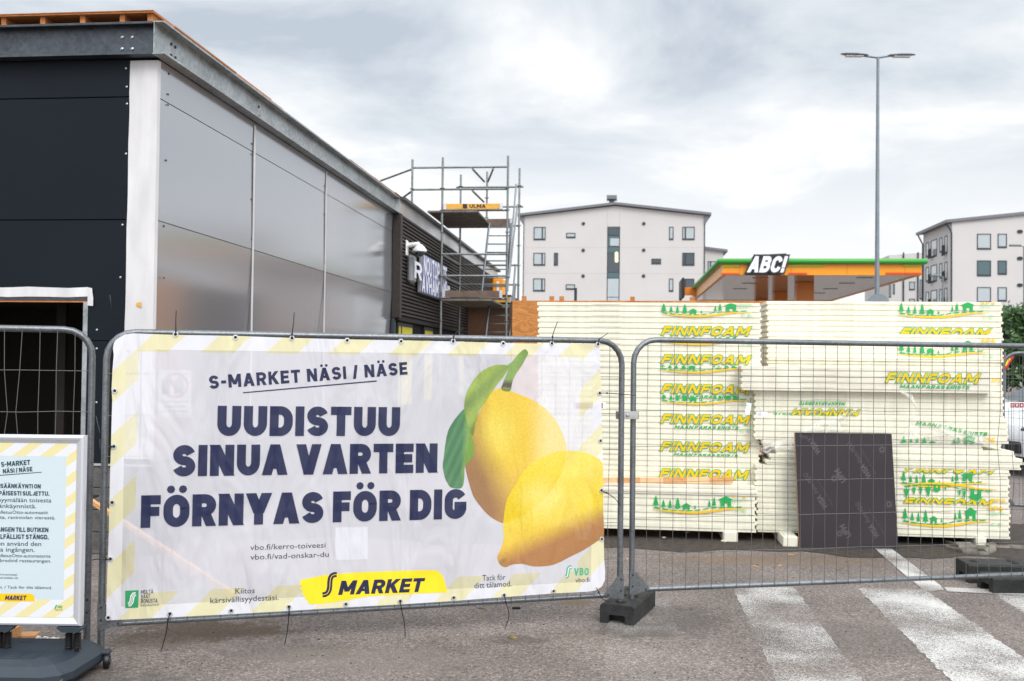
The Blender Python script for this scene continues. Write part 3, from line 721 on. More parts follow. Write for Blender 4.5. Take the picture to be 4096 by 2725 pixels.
sg = thing('wall_sign', 'white and blue raised-letter pick-up sign on the dark slatted wall', 'sign', CO, -A6)
PS = Plane(CO + AX * .27, BX); PS.n = AX.copy()
PSl = Plane((.27, 0, 0), (0, 1, 0)); PSl.n = Vector((1, 0, 0))
def sgpx(x, y): return PS.px(x, y)
a0 = sgpx(1655, 1025); a1 = sgpx(1690, 1125)
b = MB(); b.bbox(.15, a0[0] - .06, a1[1] - .10, .262, a0[0] + .34, a0[1] + .02, .04); b.build('sign_box', MT['signgrey'], sg, local=True)
b = MB(); letter(b, PSl, 'R', (a0[0] + .08, a1[1]), (a0[0] + .85, a1[1]), a0[1] - a1[1] - .08, .18); b.build('lettering', MT['signwhite'], sg, local=True)
for txt, p0, p1, hh in (('NOUTOPISTE', (1694, 1098), (1787, 1125), .40), ('AVHÄMTNING', (1688, 1166), (1800, 1184), .36)):
    q0, q1 = sgpx(*p0), sgpx(*p1)
    b = MB(); b.bbox(.17, q0[0] - .03, q0[1] - .03, .255, q1[0] + .05, q0[1] + hh + .03, .02); b.build('sign_box', MT['signgrey'], sg, local=True)
    b = MB(); letter(b, PSl, txt, (q0[0], q0[1]), (q1[0], q0[1]), hh, .24, .04, off=-.012); b.build('letter_edge', MT['signblue'], sg, local=True)
    b = MB(); letter(b, PSl, txt, (q0[0], q0[1]), (q1[0], q0[1]), hh, .2); b.build('lettering', MT['signwhite'], sg, local=True)

# ------------------------------------------------------------------ scaffold tower by the slatted wall
F0 = at(1761, 1440, 22.5); F0.z = 0
sf = thing('scaffold_tower', 'galvanised scaffold tower with ladders standing by the slatted wall', 'scaffold', F0, -A6)
PF = Plane(F0, AX)
def zf(py, Y=22.5): return 1.85 + (1449 - py) / FPX * Y
def st(x, y, z0, z1):
    b = MB(); b.tube([(x, y, z0), (x, y, z1)], .026, 8)
    for k in range(int((z1 - z0) / .5)):
        z = z0 + .25 + k * .5; b.lathe([(.03, 0), (.062, .004), (.062, .012), (.03, .016)], (x, y, z), n=8)
    return b.build('standard', MT['scaf'], sf, True, local=True)
W2 = 1.49; DP = 2.57
for x, y, z0, z1 in ((0, 0, 0, 6.46), (W2, 0, 0, 6.48), (0, DP, 0, 6.55), (W2, DP, 0, 6.7), (-.70, 0, 4.99, 6.42), (.67, DP, 5.2, 6.62)): st(x, y, z0, z1)
def tb(p, q, name='ledger', r=.024, m='scaf'):
    return MB().tube([p, q], r, 8).build(name, MT[m], sf, True, local=True)
for z in (6.23, 5.73): tb((-.70, 0, z), (W2, 0, z)); tb((-.12, DP, z), (W2 + .1, DP, z))
for z in (5.25, 4.26, 3.77, 3.25, 1.3, .3): tb((0, 0, z), (W2, 0, z)); tb((0, DP, z), (W2, DP, z))
for z in (5.73, 5.2, 4.26, 3.77, 3.2):
    if z < 5.2: tb((0, 0, z), (0, DP, z))
tb((-.70, 0, 6.2), (-1.75, 1.3, 6.18), 'roof_tie'); tb((-.70, 0, 5.7), (-1.3, .7, 5.5), 'roof_tie')
def pfl(px, py, y=0.0):
    P = Plane(F0 + BX * y, AX); a, z = P.px(px, py); return (a, y, z)
for p, q in (((1890, 676), (1937, 727)), ((1974, 673), (1952, 727)), ((1890, 764), (1935, 808))): tb(pfl(*p), pfl(*q, 1.2), 'brace')
b = MB()
for i in range(4): b.bbox(-.33 + i * .29, -.05, 5.20, -.33 + i * .29 + .28, DP + .05, 5.245, .004)
b.build('deck', MT['deck'], sf, local=True)
b = MB()
for i in range(4): b.bbox(.02 + i * .29, -.05, 3.20, .02 + i * .29 + .28, DP + .05, 3.245, .004)
b.build('deck', MT['deck'], sf, local=True)
def toe(p, q, y, m, txt=None):
    (x0, _, z0), (x1, _, z1) = pfl(p[0], p[1], y), pfl(q[0], q[1], y)
    b = MB(); b.bbox(x0, y - .03, min(z0, z1), x1, y, max(z0, z1), .003); o = b.build('toe_board', MT[m], sf, local=True)
    for x in (x0, x1): MB().bbox(x - .045, y - .036, min(z0, z1) - .01, x + .02, y + .004, max(z0, z1) + .01, .003).build('toe_board_bracket', MT['alu'], o, local=True)
    if txt:
        P = Plane((0, y - .031, 0), (1, 0, 0)); bb = MB(); zc = (z0 + z1) / 2
        letter(bb, P, txt, (x0 + .55, zc - .04), (x0 + .92, zc - .04), .085, .22); bb.poly([P.pt(x0 + .40, zc - .05, .002), P.pt(x0 + .50, zc - .05, .002), P.pt(x0 + .50, zc + .055, .002), P.pt(x0 + .40, zc + .055, .002)])
        bb.build('lettering', MT['ink'], o, local=True)
toe((1782, 838), (2008, 815), -.03, 'orangeboard', 'ULMA')
toe((1777, 1190), (2006, 1164), -.03, 'brownboard')
toe((1944, 906), (2046, 876), DP - .03, 'brownboard')
toe((1925, 1210), (2046, 1190), DP - .03, 'orangeboard')
def ladder(lt, lb, rt, rb, yt, yb, n):
    a, bq, c, d = pfl(*lt, yt), pfl(*lb, yb), pfl(*rt, yt), pfl(*rb, yb)
    b = MB(); b.tube([a, bq], .028, 6); b.tube([c, d], .028, 6)
    o = b.build('ladder', MT['rail'], sf, True, local=True)
    for k in range(n):
        t = (k + .5) / n; p = Vector(a).lerp(Vector(bq), t); q = Vector(c).lerp(Vector(d), t); MB().tube([p, q], .017, 6).build('rung', MT['rail'], o, True, local=True)
ladder((1957, 894), (1927, 1164), (2043, 894), (2030, 1164), 2.0, 1.3, 8)
ladder((1957, 1213), (1932, 1450), (2043, 1213), (2036, 1450), 2.0, 1.3, 7)
tb(pfl(2065, 737, 2.3), pfl(2033, 1110, 1.2), 'handrail', .022, 'rail'); tb(pfl(2070, 818, 2.3), pfl(2036, 1112, 1.2), 'handrail', .022, 'rail')
tb(pfl(2062, 1058, 2.3), pfl(2036, 1380, 1.2), 'handrail', .022, 'rail'); tb(pfl(2062, 1136, 2.3), pfl(2044, 1380, 1.2), 'handrail', .022, 'rail')

# ------------------------------------------------------------------ plywood hoarding across the site
HP = at(2047, 1450, 15.5); HP.z = 0
hd = thing('plywood_hoarding', 'orange plywood hoarding standing behind the cream foam stacks', 'fence', HP, -A6)
for i in range(4):
    b = MB(); b.bbox(i * 1.25, 0, .05, i * 1.25 + 1.246, .018, 2.80 + .004 * i, .001); b.build('plywood_sheet', MT['ply'], hd, local=True)
PH = Plane(HP, AX)
for px in (2095, 2206, 2246, 2530, 2770):
    x, z = PH.px(px, 1197); MB().box(x - .035, .019, 0, x + .035, .09, 2.87).build('hoarding_post', MT['roofwood'], hd, local=True)
x, z = PH.px(2302, 1190); MB().tube([(x, .03, 2.6), (x, .03, 3.0)], .022, 8).build('hoarding_stake', MT['winframe'], hd, local=True)
MB().bbox(-.03, -.0, .05, -.002, 3.2, 2.78, .002).build('plywood_return', MT['ply_shaded'], hd, local=True)
# an orange cabinet-like box glimpsed between the scaffold tubes
ob = thing('orange_kiosk', 'small orange kiosk glimpsed between the scaffold tubes', 'kiosk', at(1975, 1300, 33) * Vector((1, 1, 0)) if False else Vector((at(1975, 1300, 33).x, 33, 0)), -A6)
b = MB(); b.bbox(-.28, 0, 0, .30, 1.2, 4.6, .03); b.build('body', MT['corange'], ob, local=True)
for x in (-.12, .12): MB().bbox(x - .04, -.012, .4, x + .04, -.001, 4.5, .003).build('panel_strip', MT['whitepl'], ob, local=True)

# ------------------------------------------------------------------ apartment houses
def facade_window(parent, P, x0, y0, x1, y1, pane='blind', mull=None, dy=0, sill=True):
    (u0, z1), (u1, z0) = P.px(x0, y0), P.px(x1, y1); z0 -= dy; z1 -= dy
    iv = lambda u, z, off: P.pt(u, z, off)
    b = MB()
    def bx(a0, a1, c0, c1, f0, f1):
        p = [P.pt(a, c, f) for c in (c0, c1) for f in (f1, f0) for a in (a0, a1)]
        b.add(p, [(0, 2, 3, 1), (4, 5, 7, 6), (0, 1, 5, 4), (2, 6, 7, 3), (0, 4, 6, 2), (1, 3, 7, 5)])
    t = .09
    bx(u0, u1, z0, z0 + t * 2.2, -.05, .05); bx(u0, u1, z1 - t, z1, -.05, .05); bx(u0, u0 + t, z0 + t * 2.2, z1 - t, -.05, .05); bx(u1 - t, u1, z0 + t * 2.2, z1 - t, -.05, .05)
    if mull: bx(u0 + (u1 - u0) * mull - .08, u0 + (u1 - u0) * mull + .08, z0 + t * 2.2, z1 - t, -.05, .05)
    o = b.build('window', MT['winframe'], parent)
    b = MB(); b.poly([P.pt(u0 + t, z0 + t * 2.2, .012), P.pt(u1 - t, z0 + t * 2.2, .012), P.pt(u1 - t, z1 - t, .012), P.pt(u0 + t, z1 - t, .012)])
    b.build('pane', MT[pane], o); return o
def cc(x, y): return 2000 + x / 2.613, 700 + y / 2.613
D1 = 115.0
o1 = at(2455, 1450, D1); o1.z = 0; P1 = Plane(o1, AX)
ap = thing('apartment_block', 'pale four-storey apartment block with a dark stairwell strip in its gable', 'building', o1, -A6)
uL, _ = P1.px(2097, 900); uR, _ = P1.px(2817, 900); zL = P1.px(2097, 866)[1]; zR = P1.px(2817, 862)[1]; zM = P1.px(2455, 824)[1]
b = MB(); b.prism([P1.pt(uL, 0), P1.pt(uR, 0), P1.pt(uR, zR), P1.pt(0, zM), P1.pt(uL, zL)], BX * 11); b.build('wall', MT['render'], ap)
rf = MB()
for (ua, za, ub, zb) in ((uL - .75, zL - .02, 0, zM + .1), (0, zM + .1, uR + .75, zR - .02)):
    rf.prism([P1.pt(ua, za, .5), P1.pt(ub, zb, .5), P1.pt(ub, zb + .28, .5), P1.pt(ua, za + .28, .5)], BX * 12)
rfo = rf.build('roof', MT['roofgrey'], ap)
for s_, ue, ze in ((-1, uL, zL), (1, uR, zR)):
    MB().prism([P1.pt(ue, ze - 1.0, .2), P1.pt(ue + s_ * .12, ze - 1.0, .2), P1.pt(ue + s_ * .8, ze + .0, .2), P1.pt(ue, ze + .0, .2)], BX * 1.0).build('eaves_bracket', MT['roofgrey'], ap)
    MB().tube([P1.pt(ue + s_ * .05, ze - .9, .08), P1.pt(ue + s_ * .05, 0, .08)], .06, 6).build('downpipe', MT['winframe'], ap)
u0, z0 = P1.px(*cc(1138, 298)); u1, z1 = P1.px(*cc(1193, 236)); ch = MB()
q = [P1.pt(u0, z0 - .4, -3), P1.pt(u1, z0 - .4, -3), P1.pt(u1, z1 + .3, -3), P1.pt(u0, z1 + .3, -3)]; ch.prism(q, BX * 1.2)
cho = ch.build('chimney', MT['winframe'], rfo)
MB().prism([P1.pt(u0 - .3, z1 + .3, -2.8), P1.pt(u1 + .3, z1 + .3, -2.8), P1.pt(u1 + .3, z1 + .75, -2.8), P1.pt(u0 - .3, z1 + .75, -2.8)], BX * 1.6).build('chimney_cap', MT['roofgrey'], rfo)
for x0, y0, x1, y1, pn, ml in ((353, 545, 476, 683, 'blind', .73), (350, 815, 473, 950, 'blind', .73), (348, 1082, 471, 1220, 'blind', .73), (692, 607, 789, 662, 'blind', None),
        (688, 1144, 784, 1202, 'blind', None), (1583, 876, 1683, 935, 'glass', None), (565, 814, 606, 950, 'glass', None), (1768, 543, 1813, 682, 'blind', None), (1766, 1084, 1811, 1222, 'blind', None),
        (1906, 543, 2034, 682, 'blind', .25), (1905, 814, 2032, 950, 'glass', .25), (1903, 1085, 2030, 1222, 'glass', .25)):
    facade_window(ap, P1, *cc(x0, y0), *cc(x1, y1), pn, ml)
for k, (x, y) in enumerate(((872, 510), (1503, 510), (870, 788), (1502, 787), (869, 1057), (1501, 1057))):
    u, z = P1.px(*cc(x, y)); MB().lathe([(.2, 0), (.2, .08), (.15, .1)], P1.pt(u, z), P1.n, 12).build('wall_vent', MT['winframe'], ap)
(u0, z1), (u1, z0) = P1.px(*cc(1122, 541)), P1.px(*cc(1248, 1345))
sw = MB(); 
def fr(b, P, a0, a1, c0, c1, f): b.poly([P.pt(a0, c0, f), P.pt(a1, c0, f), P.pt(a1, c1, f), P.pt(a0, c1, f)])
fr(sw, P1, u0, u1, 0, z1, .02); swo = sw.build('stairwell_window', MT['winframe'], ap)
for y0, y1, m in ((545, 630, 'glass'), (640, 745, 'teal'), (755, 810, 'teal'), (815, 1015, 'glass'), (1022, 1078, 'teal'), (1085, 1275, 'blind'), (1282, 1345, 'blind')):
    b = MB(); fr(b, P1, u0 + .1, u1 - .1, P1.px(*cc(1180, y1))[1], P1.px(*cc(1180, y0))[1], .05); b.build('pane', MT[m], swo)
b = MB(); fr(b, P1, u0 + .35, u1 - .1, P1.px(*cc(1180, 742))[1], P1.px(*cc(1180, 664))[1], .06); b.build('stair_blind', MT['blind'], swo)
em = bpy.data.materials.new('stair_lamp_light'); em.use_nodes = True; eb = em.node_tree.nodes['Principled BSDF']; eb.inputs['Base Color'].default_value = (.8, .7, .4, 1); eb.inputs['Emission Color'].default_value = (1, .85, .5, 1); eb.inputs['Emission Strength'].default_value = .8
for y in (822, 841, 860, 882, 899):
    uu, zz = P1.px(*cc(1218, y)); b = MB(); b.lathe([(.20, 0), (.2, .03)], P1.pt(uu, zz, .06), P1.n, 12); b.build('stair_lamp', em, swo)
for x in (1122, 1250):
    u, z = P1.px(*cc(x, 541)); b = MB(); fr(b, P1, u - .025, u + .025, z, zM - .6, .004); b.build('panel_joint', MT['joint'], ap)
for y in (760, 1030):
    z = P1.px(*cc(700, y))[1]; b = MB(); fr(b, P1, P1.px(2098, 900)[0], u0 - .02, z - .02, z + .02, .004); b.build('panel_joint', MT['joint'], ap)
    b = MB(); fr(b, P1, u1 + .02, P1.px(2816, 900)[0], z - .02, z + .02, .004); b.build('panel_joint', MT['joint'], ap)
# low wing behind it
o2 = at(2860, 1450, 122); o2.z = 0; P2 = Plane(o2, AX)
wg = thing('low_apartment_wing', 'lower pale wing just right of the gabled apartment block', 'building', o2, -A6)
uL, zL = P2.px(2800, 995); uR, zR = P2.px(2893, 1006)
b = MB(); b.prism([P2.pt(uL, 0), P2.pt(uR, 0), P2.pt(uR, zR), P2.pt(uL, zL)], BX * 10); b.build('wall', MT['render'], wg)
b = MB(); b.prism([P2.pt(uL, zL, .4), P2.pt(uR + .5, zR - .1, .4), P2.pt(uR + .5, zR + .2, .4), P2.pt(uL, zL + .3, .4)], BX * 11); b.build('roof', MT['roofgrey'], wg)
facade_window(wg, P2, *cc(2172, 903), *cc(2268, 1003), 'blind', .3)
# second block at the right edge
def c3(x, y): return 3400 + x / 3.136, 800 + y / 3.136
o3 = at(3807, 1450, 108); o3.z = 0; P3 = Plane(o3, AX); P3b = Plane(o3, -BX); P3b.n = -AX
ab = thing('apartment_block', 'pale apartment block at the right edge with narrow balcony windows on its side', 'building', o3, -A6)
zc3 = P3.px(3810, 890)[1]
b = MB(); b.prism([P3.pt(0, 0), P3.pt(22, 0), P3.pt(22, zc3), P3.pt(11, zc3 + 1.15), P3.pt(0, zc3)], BX * 10.3); b.build('wall', MT['render'], ab)
b = MB()
for ua, za, ub, zb in ((-.7, zc3 - .05, 11, zc3 + 1.15), (11, zc3 + 1.15, 22.7, zc3)):
    b.prism([P3.pt(ua, za, .3), P3.pt(ub, zb, .3), P3.pt(ub, zb + .32, .3), P3.pt(ua, za + .32, .3)], BX * 11.2)
b.build('roof', MT['roofgrey'], ab)
MB().tube([P3.pt(-.65, zc3 - .1, .06), P3.pt(-.2, zc3 - .8, .06), P3.pt(-.08, zc3 - 1.2, .06), P3.pt(-.08, 0, .06)], .09, 6).build('downpipe', MT['winframe'], ab)
MB().tube([P3.pt(-.65, zc3 - .1, -10.2), P3.pt(-.1, zc3 - 1.2, -10.2), P3.pt(-.1, 0, -10.2)], .09, 6).build('downpipe', MT['winframe'], ab)
rowh = 335 / 3.136 / FPX * 108
for r in range(4):
    for x0, y0, x1, y1, ml in ((1593, 425, 1768, 625, None), (1852, 425, 1967, 605, None)):
        facade_window(ab, P3, *c3(x0, y0), *c3(x1, y1), 'blind' if r != 1 else 'teal', ml, dy=r * rowh)
    for x in (2118, 2142):
        u, z = P3.px(*c3(x, 398)); MB().lathe([(.2, 0), (.2, .08)], P3.pt(u, z - r * rowh), P3.n, 10).build('wall_vent', MT['winframe'], ab)
    for x0, y0, x1, y1, rail in ((955, 540, 990, 712, 0), (1018, 515, 1092, 705, 1), (1127, 478, 1158, 655, 0), (1190, 455, 1222, 670, 1)):
        wob = facade_window(ab, P3b, *c3(x0, y0), *c3(x1, y1), 'blind', None, dy=r * rowh)
        if rail:
            (a0, z1), (a1, z0) = P3b.px(*c3(x0 - 4, y0)), P3b.px(*c3(x0 + 32, y1 + 20)); z0 -= r * rowh; z1 -= r * rowh
            bb = MB(); zt = z0 + (z1 - z0) * .5
            for f in (.0, .45):
                fr(bb, P3b, a0, a1, z0, zt, .3 - f * .0)
                break
            bb = MB(); n = 9
            for i in range(n + 1):
                aa = a0 + (a1 - a0) * i / n; bb.tube([P3b.pt(aa, z0, .3), P3b.pt(aa, zt, .3)], .035, 4)
            bb.tube([P3b.pt(a0, zt, .3), P3b.pt(a1, zt, .3)], .05, 4); bb.tube([P3b.pt(a0, z0, .3), P3b.pt(a1, z0, .3)], .05, 4); bb.build('balcony_rail', MT['winframe'], ab)
# lower building between canopy and block
o4 = at(3555, 1450, 140); o4.z = 0; P4 = Plane(o4, AX)
lb = thing('distant_apartment_block', 'distant pale apartment block peeping out under the fuel canopy roof', 'building', o4, -A6)
uR, zT = P4.px(3700, 1010)
b = MB(); b.prism([P4.pt(0, 0), P4.pt(uR, 0), P4.pt(uR, zT), P4.pt(0, zT - .4)], BX * 14); b.build('wall', MT['render'], lb)
for x0, y0, x1, y1 in ((490, 1050, 515, 1225), (537, 1055, 562, 1185), (742, 1025, 815, 1135), (742, 1240, 815, 1340), (875, 1000, 905, 1250)): facade_window(lb, P4, *c3(x0, y0), *c3(x1, y1), 'blind')
for x in (668, 850): 
    u, _ = P4.px(*c3(x, 1100)); MB().tube([P4.pt(u, 0, .1), P4.pt(u, zT, .1)], .1, 6).build('downpipe', MT['winframe'], lb)

# ------------------------------------------------------------------ fuel station canopy
DC = 38.0
o5 = at(2887, 1450, DC); o5.z = 0; P5 = Plane(o5, AX)
fc = thing('fuel_canopy', 'orange fuel station canopy with a green tube along its roof edge', 'canopy', o5, -A6)
zb5 = P5.px(2887, 1100)[1]; zt5 = P5.px(2887, 1056)[1] + .02; wC = P5.px(3687, 1100)[0]; LC = 16.0
def fbox(x0, y0, z0, x1, y1, z1, name, m, bev=0, parent=fc):
    b = MB(); (b.bbox(x0, y0, z0, x1, y1, z1, bev) if bev else b.box(x0, y0, z0, x1, y1, z1)); return b.build(name, MT[m], parent, local=True)
fbox(0, 0, zb5, wC, .15, zt5, 'front_fascia', 'corange'); fbox(0, .152, zb5, .15, LC, zt5, 'side_fascia', 'peach'); fbox(wC - .15, .152, zb5, wC, LC, zt5, 'side_fascia', 'corange'); fbox(.152, LC - .15, zb5, wC - .152, LC, zt5, 'rear_fascia', 'corange')
fbox(.152, .152, zb5 + .02, wC - .152, LC - .152, zb5 + .06, 'soffit', 'cwhite'); fbox(.152, .152, zt5 - .1, wC - .152, LC - .152, zt5 - .04, 'roof', 'roofgrey')
zt = zt5 + .07
b = MB(); b.tube([(-.12, LC, zt), (-.12, -.10, zt), (-.08, -.12, zt), (wC + .1, -.12, zt), (wC + .12, -.08, zt), (wC + .12, LC, zt)], .10, 12); b.build('green_tube', MT['cgreen'], fc, True, local=True)
fbox(.02, .1, zt5 + .01, wC - .02, LC - .01, zt5 + .20, 'roof_upstand', 'corange')
for x0, x1, zz, m in ((440, 607, 625, 'clime'), (1072, 1400, 622, 'clime'), (2152, 2315, 620, 'clime'), (395, 607, 697, 'cred'), (1072, 1243, 694, 'cred'), (1988, 2320, 692, 'cred')):
    (a0, z0), (a1, _) = P5.px(2700 + x0 / 2.357, 800 + zz / 2.357), P5.px(2700 + x1 / 2.357, 800 + zz / 2.357)
    fbox(max(a0, -.06), -.05, z0 - .03, min(a1, wC), -.002, z0 + .03, 'fascia_strip', m)
for px0, px1, Y in ((3187, 3254, 41.0), (3096, 3149, 46.5), (3022, 3071, 52.0)):
    p = at(px0, 1400, Y); q = at(px1, 1400, Y); lp = Wm[fc].inverted() @ p; lq = Wm[fc].inverted() @ q
    fbox(lp.x, lp.y, 0, lq.x, lp.y + .7, zb5 + .02, 'column', 'corange_d', .02)
for px, py in ((1790, 738), (1620, 790), (1465, 842), (1350, 882), (800, 740), (700, 790), (610, 842)):
    p = onz(2700 + px / 2.357, 800 + py / 2.357, zb5); lp = Wm[fc].inverted() @ p
    fbox(lp.x - .3, lp.y - .14, zb5 + .008, lp.x + .3, lp.y + .14, zb5 + .019, 'soffit_lamp', 'post')
for px in (2958, 3165, 3388, 3620):
    u, _ = P5.px(px, 1080); fbox(u - .012, -.003, zb5 + .02, u + .012, -.0005, zt5 - .02, 'fascia_seam', 'corange_d')
# the raised name sign and the one round the corner
def name_sign(parent, P, p0, p1, h):
    b = MB(); letter(b, P, 'ABC!', p0, p1, h, .20, .16, off=.24, shear=.28, track=.14); b.build('letter_backing', MT['ink'], parent)
    b = MB(); letter(b, P, 'ABC!', p0, p1, h, .20, .03, off=.28, shear=.28, track=.14); b.build('lettering', MT['signwhite'], parent)
pA, pB = P5.px(2986, 1091), P5.px(3128, 1091)
ns = thing('name_sign', 'white raised-letter name sign with a black outline on the orange canopy front', 'sign', P5.pt((pA[0] + pB[0]) / 2, pA[1]), -A6)
name_sign(ns, P5, pA, (pB[0], pA[1]), P5.px(3000, 1030)[1] - pA[1])
b = MB(); q = [P5.pt(pA[0] + x * (pB[0] - pA[0]), pA[1] + y, .0) for x, y in ((-.06, -.1), (.96, -.1), (1.12, .6), (1.1, .72), (.2, .66), (.1, .5))]
b.prism([x + P5.n * .03 for x in q], P5.n * .12); b.build('sign_box', MT['ink'], ns)
ns2 = thing('name_sign', 'black name sign seen edge-on at the far corner of the canopy', 'sign', Wm[fc] @ Vector((-.3, 14.2, zb5)), -A6)
b = MB(); b.bbox(-.45, -1.3, -.05, -.30, 1.2, 1.0, .05); b.build('sign_box', MT['ink'], ns2, local=True)
MB().bbox(-.30, -1.2, .1, .29, -1.0, .5, .01).build('sign_bracket', MT['corange_d'], ns2, local=True)

# ------------------------------------------------------------------ lamp posts and far street furniture
lp0 = at(3507, 1450, 26.0); lp0.z = 0
lp = thing('street_lamp', 'tall grey double-armed street lamp rising above the foam stacks', 'street lamp', lp0)
zT = at(3507, 228, 26.0).z
MB().tube([(0, 0, 0), (0, 0, 3.4), (0, 0, 3.5), (0, 0, zT)], [.074, .072, .062, .035], 12).build('pole', MT['post'], lp, True, local=True)
MB().tube([(-.42, 0, zT + .03), (0, 0, zT - .02), (.42, 0, zT + .05)], .03, 8).build('arm', MT['post'], lp, True, local=True)
for s_ in (-1, 1):
    b = MB(); n = 10; prof = [(.25, .03, .02), (.32, .09, .05), (.60, .12, .07), (.85, .10, .05), (.98, .03, .02)]
    rings = []
    for x, w_, h_ in prof:
        rings.append([(s_ * x, w_ * math.cos(2 * math.pi * k / n), zT + .03 + .04 * x + h_ * .6 * math.sin(2 * math.pi * k / n)) for k in range(n)])
    b.add([p for r_ in rings for p in r_], [(i * n + k, i * n + (k + 1) % n, (i + 1) * n + (k + 1) % n, (i + 1) * n + k) for i in range(len(prof) - 1) for k in range(n)] + [tuple(range(n)), tuple(range((len(prof) - 1) * n, len(prof) * n))])
    lh = b.build('lamp_head', MT['post'], lp, True, local=True)
    MB().bbox(min(s_ * .4, s_ * .85), -.08, zT + .0, max(s_ * .4, s_ * .85), .08, zT + .012, .003).build('lens', MT['whitepl'], lh, local=True)
rs = thing('round_road_sign', 'round road sign seen from behind, clamped to the tall lamp post', 'sign', lp0)
zr = at(3507, 1222, 26).z
MB().lathe([(.30, 0), (.30, .012)], (0, -.09, zr), (0, -1, 0), 32).build('plate', MT['post'], rs, True, local=True)
for dz in (.1, -.15): MB().torus((0, 0, zr + dz), (0, 0, 1), .08, .014).build('clamp', MT['alu'], rs, True, local=True)
def far_lamp(px, ytop, Y, arm, label):
    o = at(px, 1450, Y); o.z = 0; z = at(px, ytop, Y).z
    t = thing('street_lamp', label, 'street lamp', o, 0, 'far single-armed street lamps')
    MB().tube([(0, 0, 0), (0, 0, z), (-.25, 0, z + .06)], .05, 6).build('pole', MT['post'], t, True, local=True)
    MB().bbox(-arm, -.12, z + .02, -.2, .12, z + .13, .03).build('lamp_head', MT['post'], t, local=True)
far_lamp(3771, 1108, 60, .75, 'slim street lamp in front of the narrow balcony windows')
far_lamp(4096, 988, 55, .8, 'slim street lamp by the paired wall vents at the right edge')

# ------------------------------------------------------------------ cars, trees and give-way sign at the right edge
def car(name, label, loc, rz, sc_=1.0):
    t = thing(name, label, 'car', loc, rz, 'white parked cars'); Lc, Wc = 4.5, 1.8
    prof = [(-2.25, .35), (-2.28, .65), (-2.15, .86), (-1.3, 1.02), (-.55, 1.5), (.2, 1.62), (1.3, 1.56), (2.0, 1.1), (2.22, .95), (2.25, .4)]
    b = MB(); n = len(prof); vs = []
    for y in (-Wc / 2, -Wc / 2 + .12, Wc / 2 - .12, Wc / 2):
        k = .93 if abs(y) > Wc / 2 - .05 else 1
        for x, z in prof: vs.append((x * (.985 if k < 1 else 1), y * (1 if z < 1.05 else .84), .3 + (z - .3) * (k if z > 1.05 else 1)))
    fs = [tuple(range(n)), tuple(reversed(range(3 * n, 4 * n)))]
    for i in range(3):
        for k in range(n): fs.append((i * n + k, i * n + (k + 1) % n, (i + 1) * n + (k + 1) % n, (i + 1) * n + k))
    b.add(vs, fs); b.build('body', MT['carwhite'], t, True, local=True)
    for s_ in (-1, 1):
        y = s_ * (Wc / 2 * .87 + .012)
        for pts in ([(-.95, 1.06), (-.5, 1.40), (.15, 1.48), (.15, 1.06)], [(.22, 1.06), (.22, 1.48), (1.15, 1.42), (1.6, 1.06)]):
            bb = MB(); q = [(x, y + s_ * (.06 if z < 1.2 else -.02), z) for x, z in pts]; bb.poly(q if s_ < 0 else q[::-1]); bb.build('side_window', MT['carglass'], t, local=True)
        for x in (-1.4, 1.38):
            wo_ = MB().lathe([(.2, -.1), (.33, -.1), (.34, -.06), (.34, .06), (.33, .1), (.2, .1)], (x, s_ * .8, .34), (0, 1, 0), 20).build('wheel', MT['cardark'], t, True, local=True)
            MB().lathe([(.19, 0), (.17, .012), (.05, .02)], (x, s_ * .9, .34), (0, s_, 0), 14).build('rim', MT['post'], wo_, True, local=True)
        MB().bbox(-2.2, s_ * .62 - .16, .70, -2.0, s_ * .62 + .16, .84, .03).build('headlight', MT['carglass'], t, local=True)
        MB().bbox(-.85, s_ * .98 - .1, 1.0, -.68, s_ * .98 + .1, 1.14, .03).build('mirror', MT['carwhite'], t, local=True)
    bb = MB(); bb.poly([(-1.27, -.62, 1.06), (-.60, -.60, 1.49), (-.60, .60, 1.49), (-1.27, .62, 1.06)][::-1]); 
    bb.v = [v + Vector((-.03, 0, .02)) for v in bb.v]; bb.build('windscreen', MT['carglass'], t, local=True)
    MB().bbox(-2.30, -.6, .40, -2.24, .6, .60, .02).build('grille', MT['cardark'], t, local=True)
    return t
p = at(3960, 1700, 17.7); car('parked_car', 'nearer white parked car, half hidden by the stack edge', (p.x + 2.2, 17.6, 0), R(8))
p = at(3960, 1700, 23); car('parked_car', 'farther white parked car, its roof showing above the other', (p.x + 2.0, 23.2, 0), R(-4))
gw = thing('give_way_sign', 'small red and yellow give-way sign by the tree at the right edge', 'sign', (at(4020, 1450, 30).x, 30, 0))
z = at(4020, 1449, 30).z
MB().tube([(0, 0, 0), (0, 0, z + .3)], .03, 8).build('post', MT['post'], gw, True, local=True)
MB().prism([(-.26, -.04, z + .18), (0, -.04, z - .24), (.26, -.04, z + .18)], (0, -.012, 0)).build('plate', MT['red'], gw, local=True)
MB().prism([(-.15, -.054, z + .11), (0, -.054, z - .13), (.15, -.054, z + .11)], (0, -.004, 0)).build('plate_face', MT['yellow'], gw, local=True)
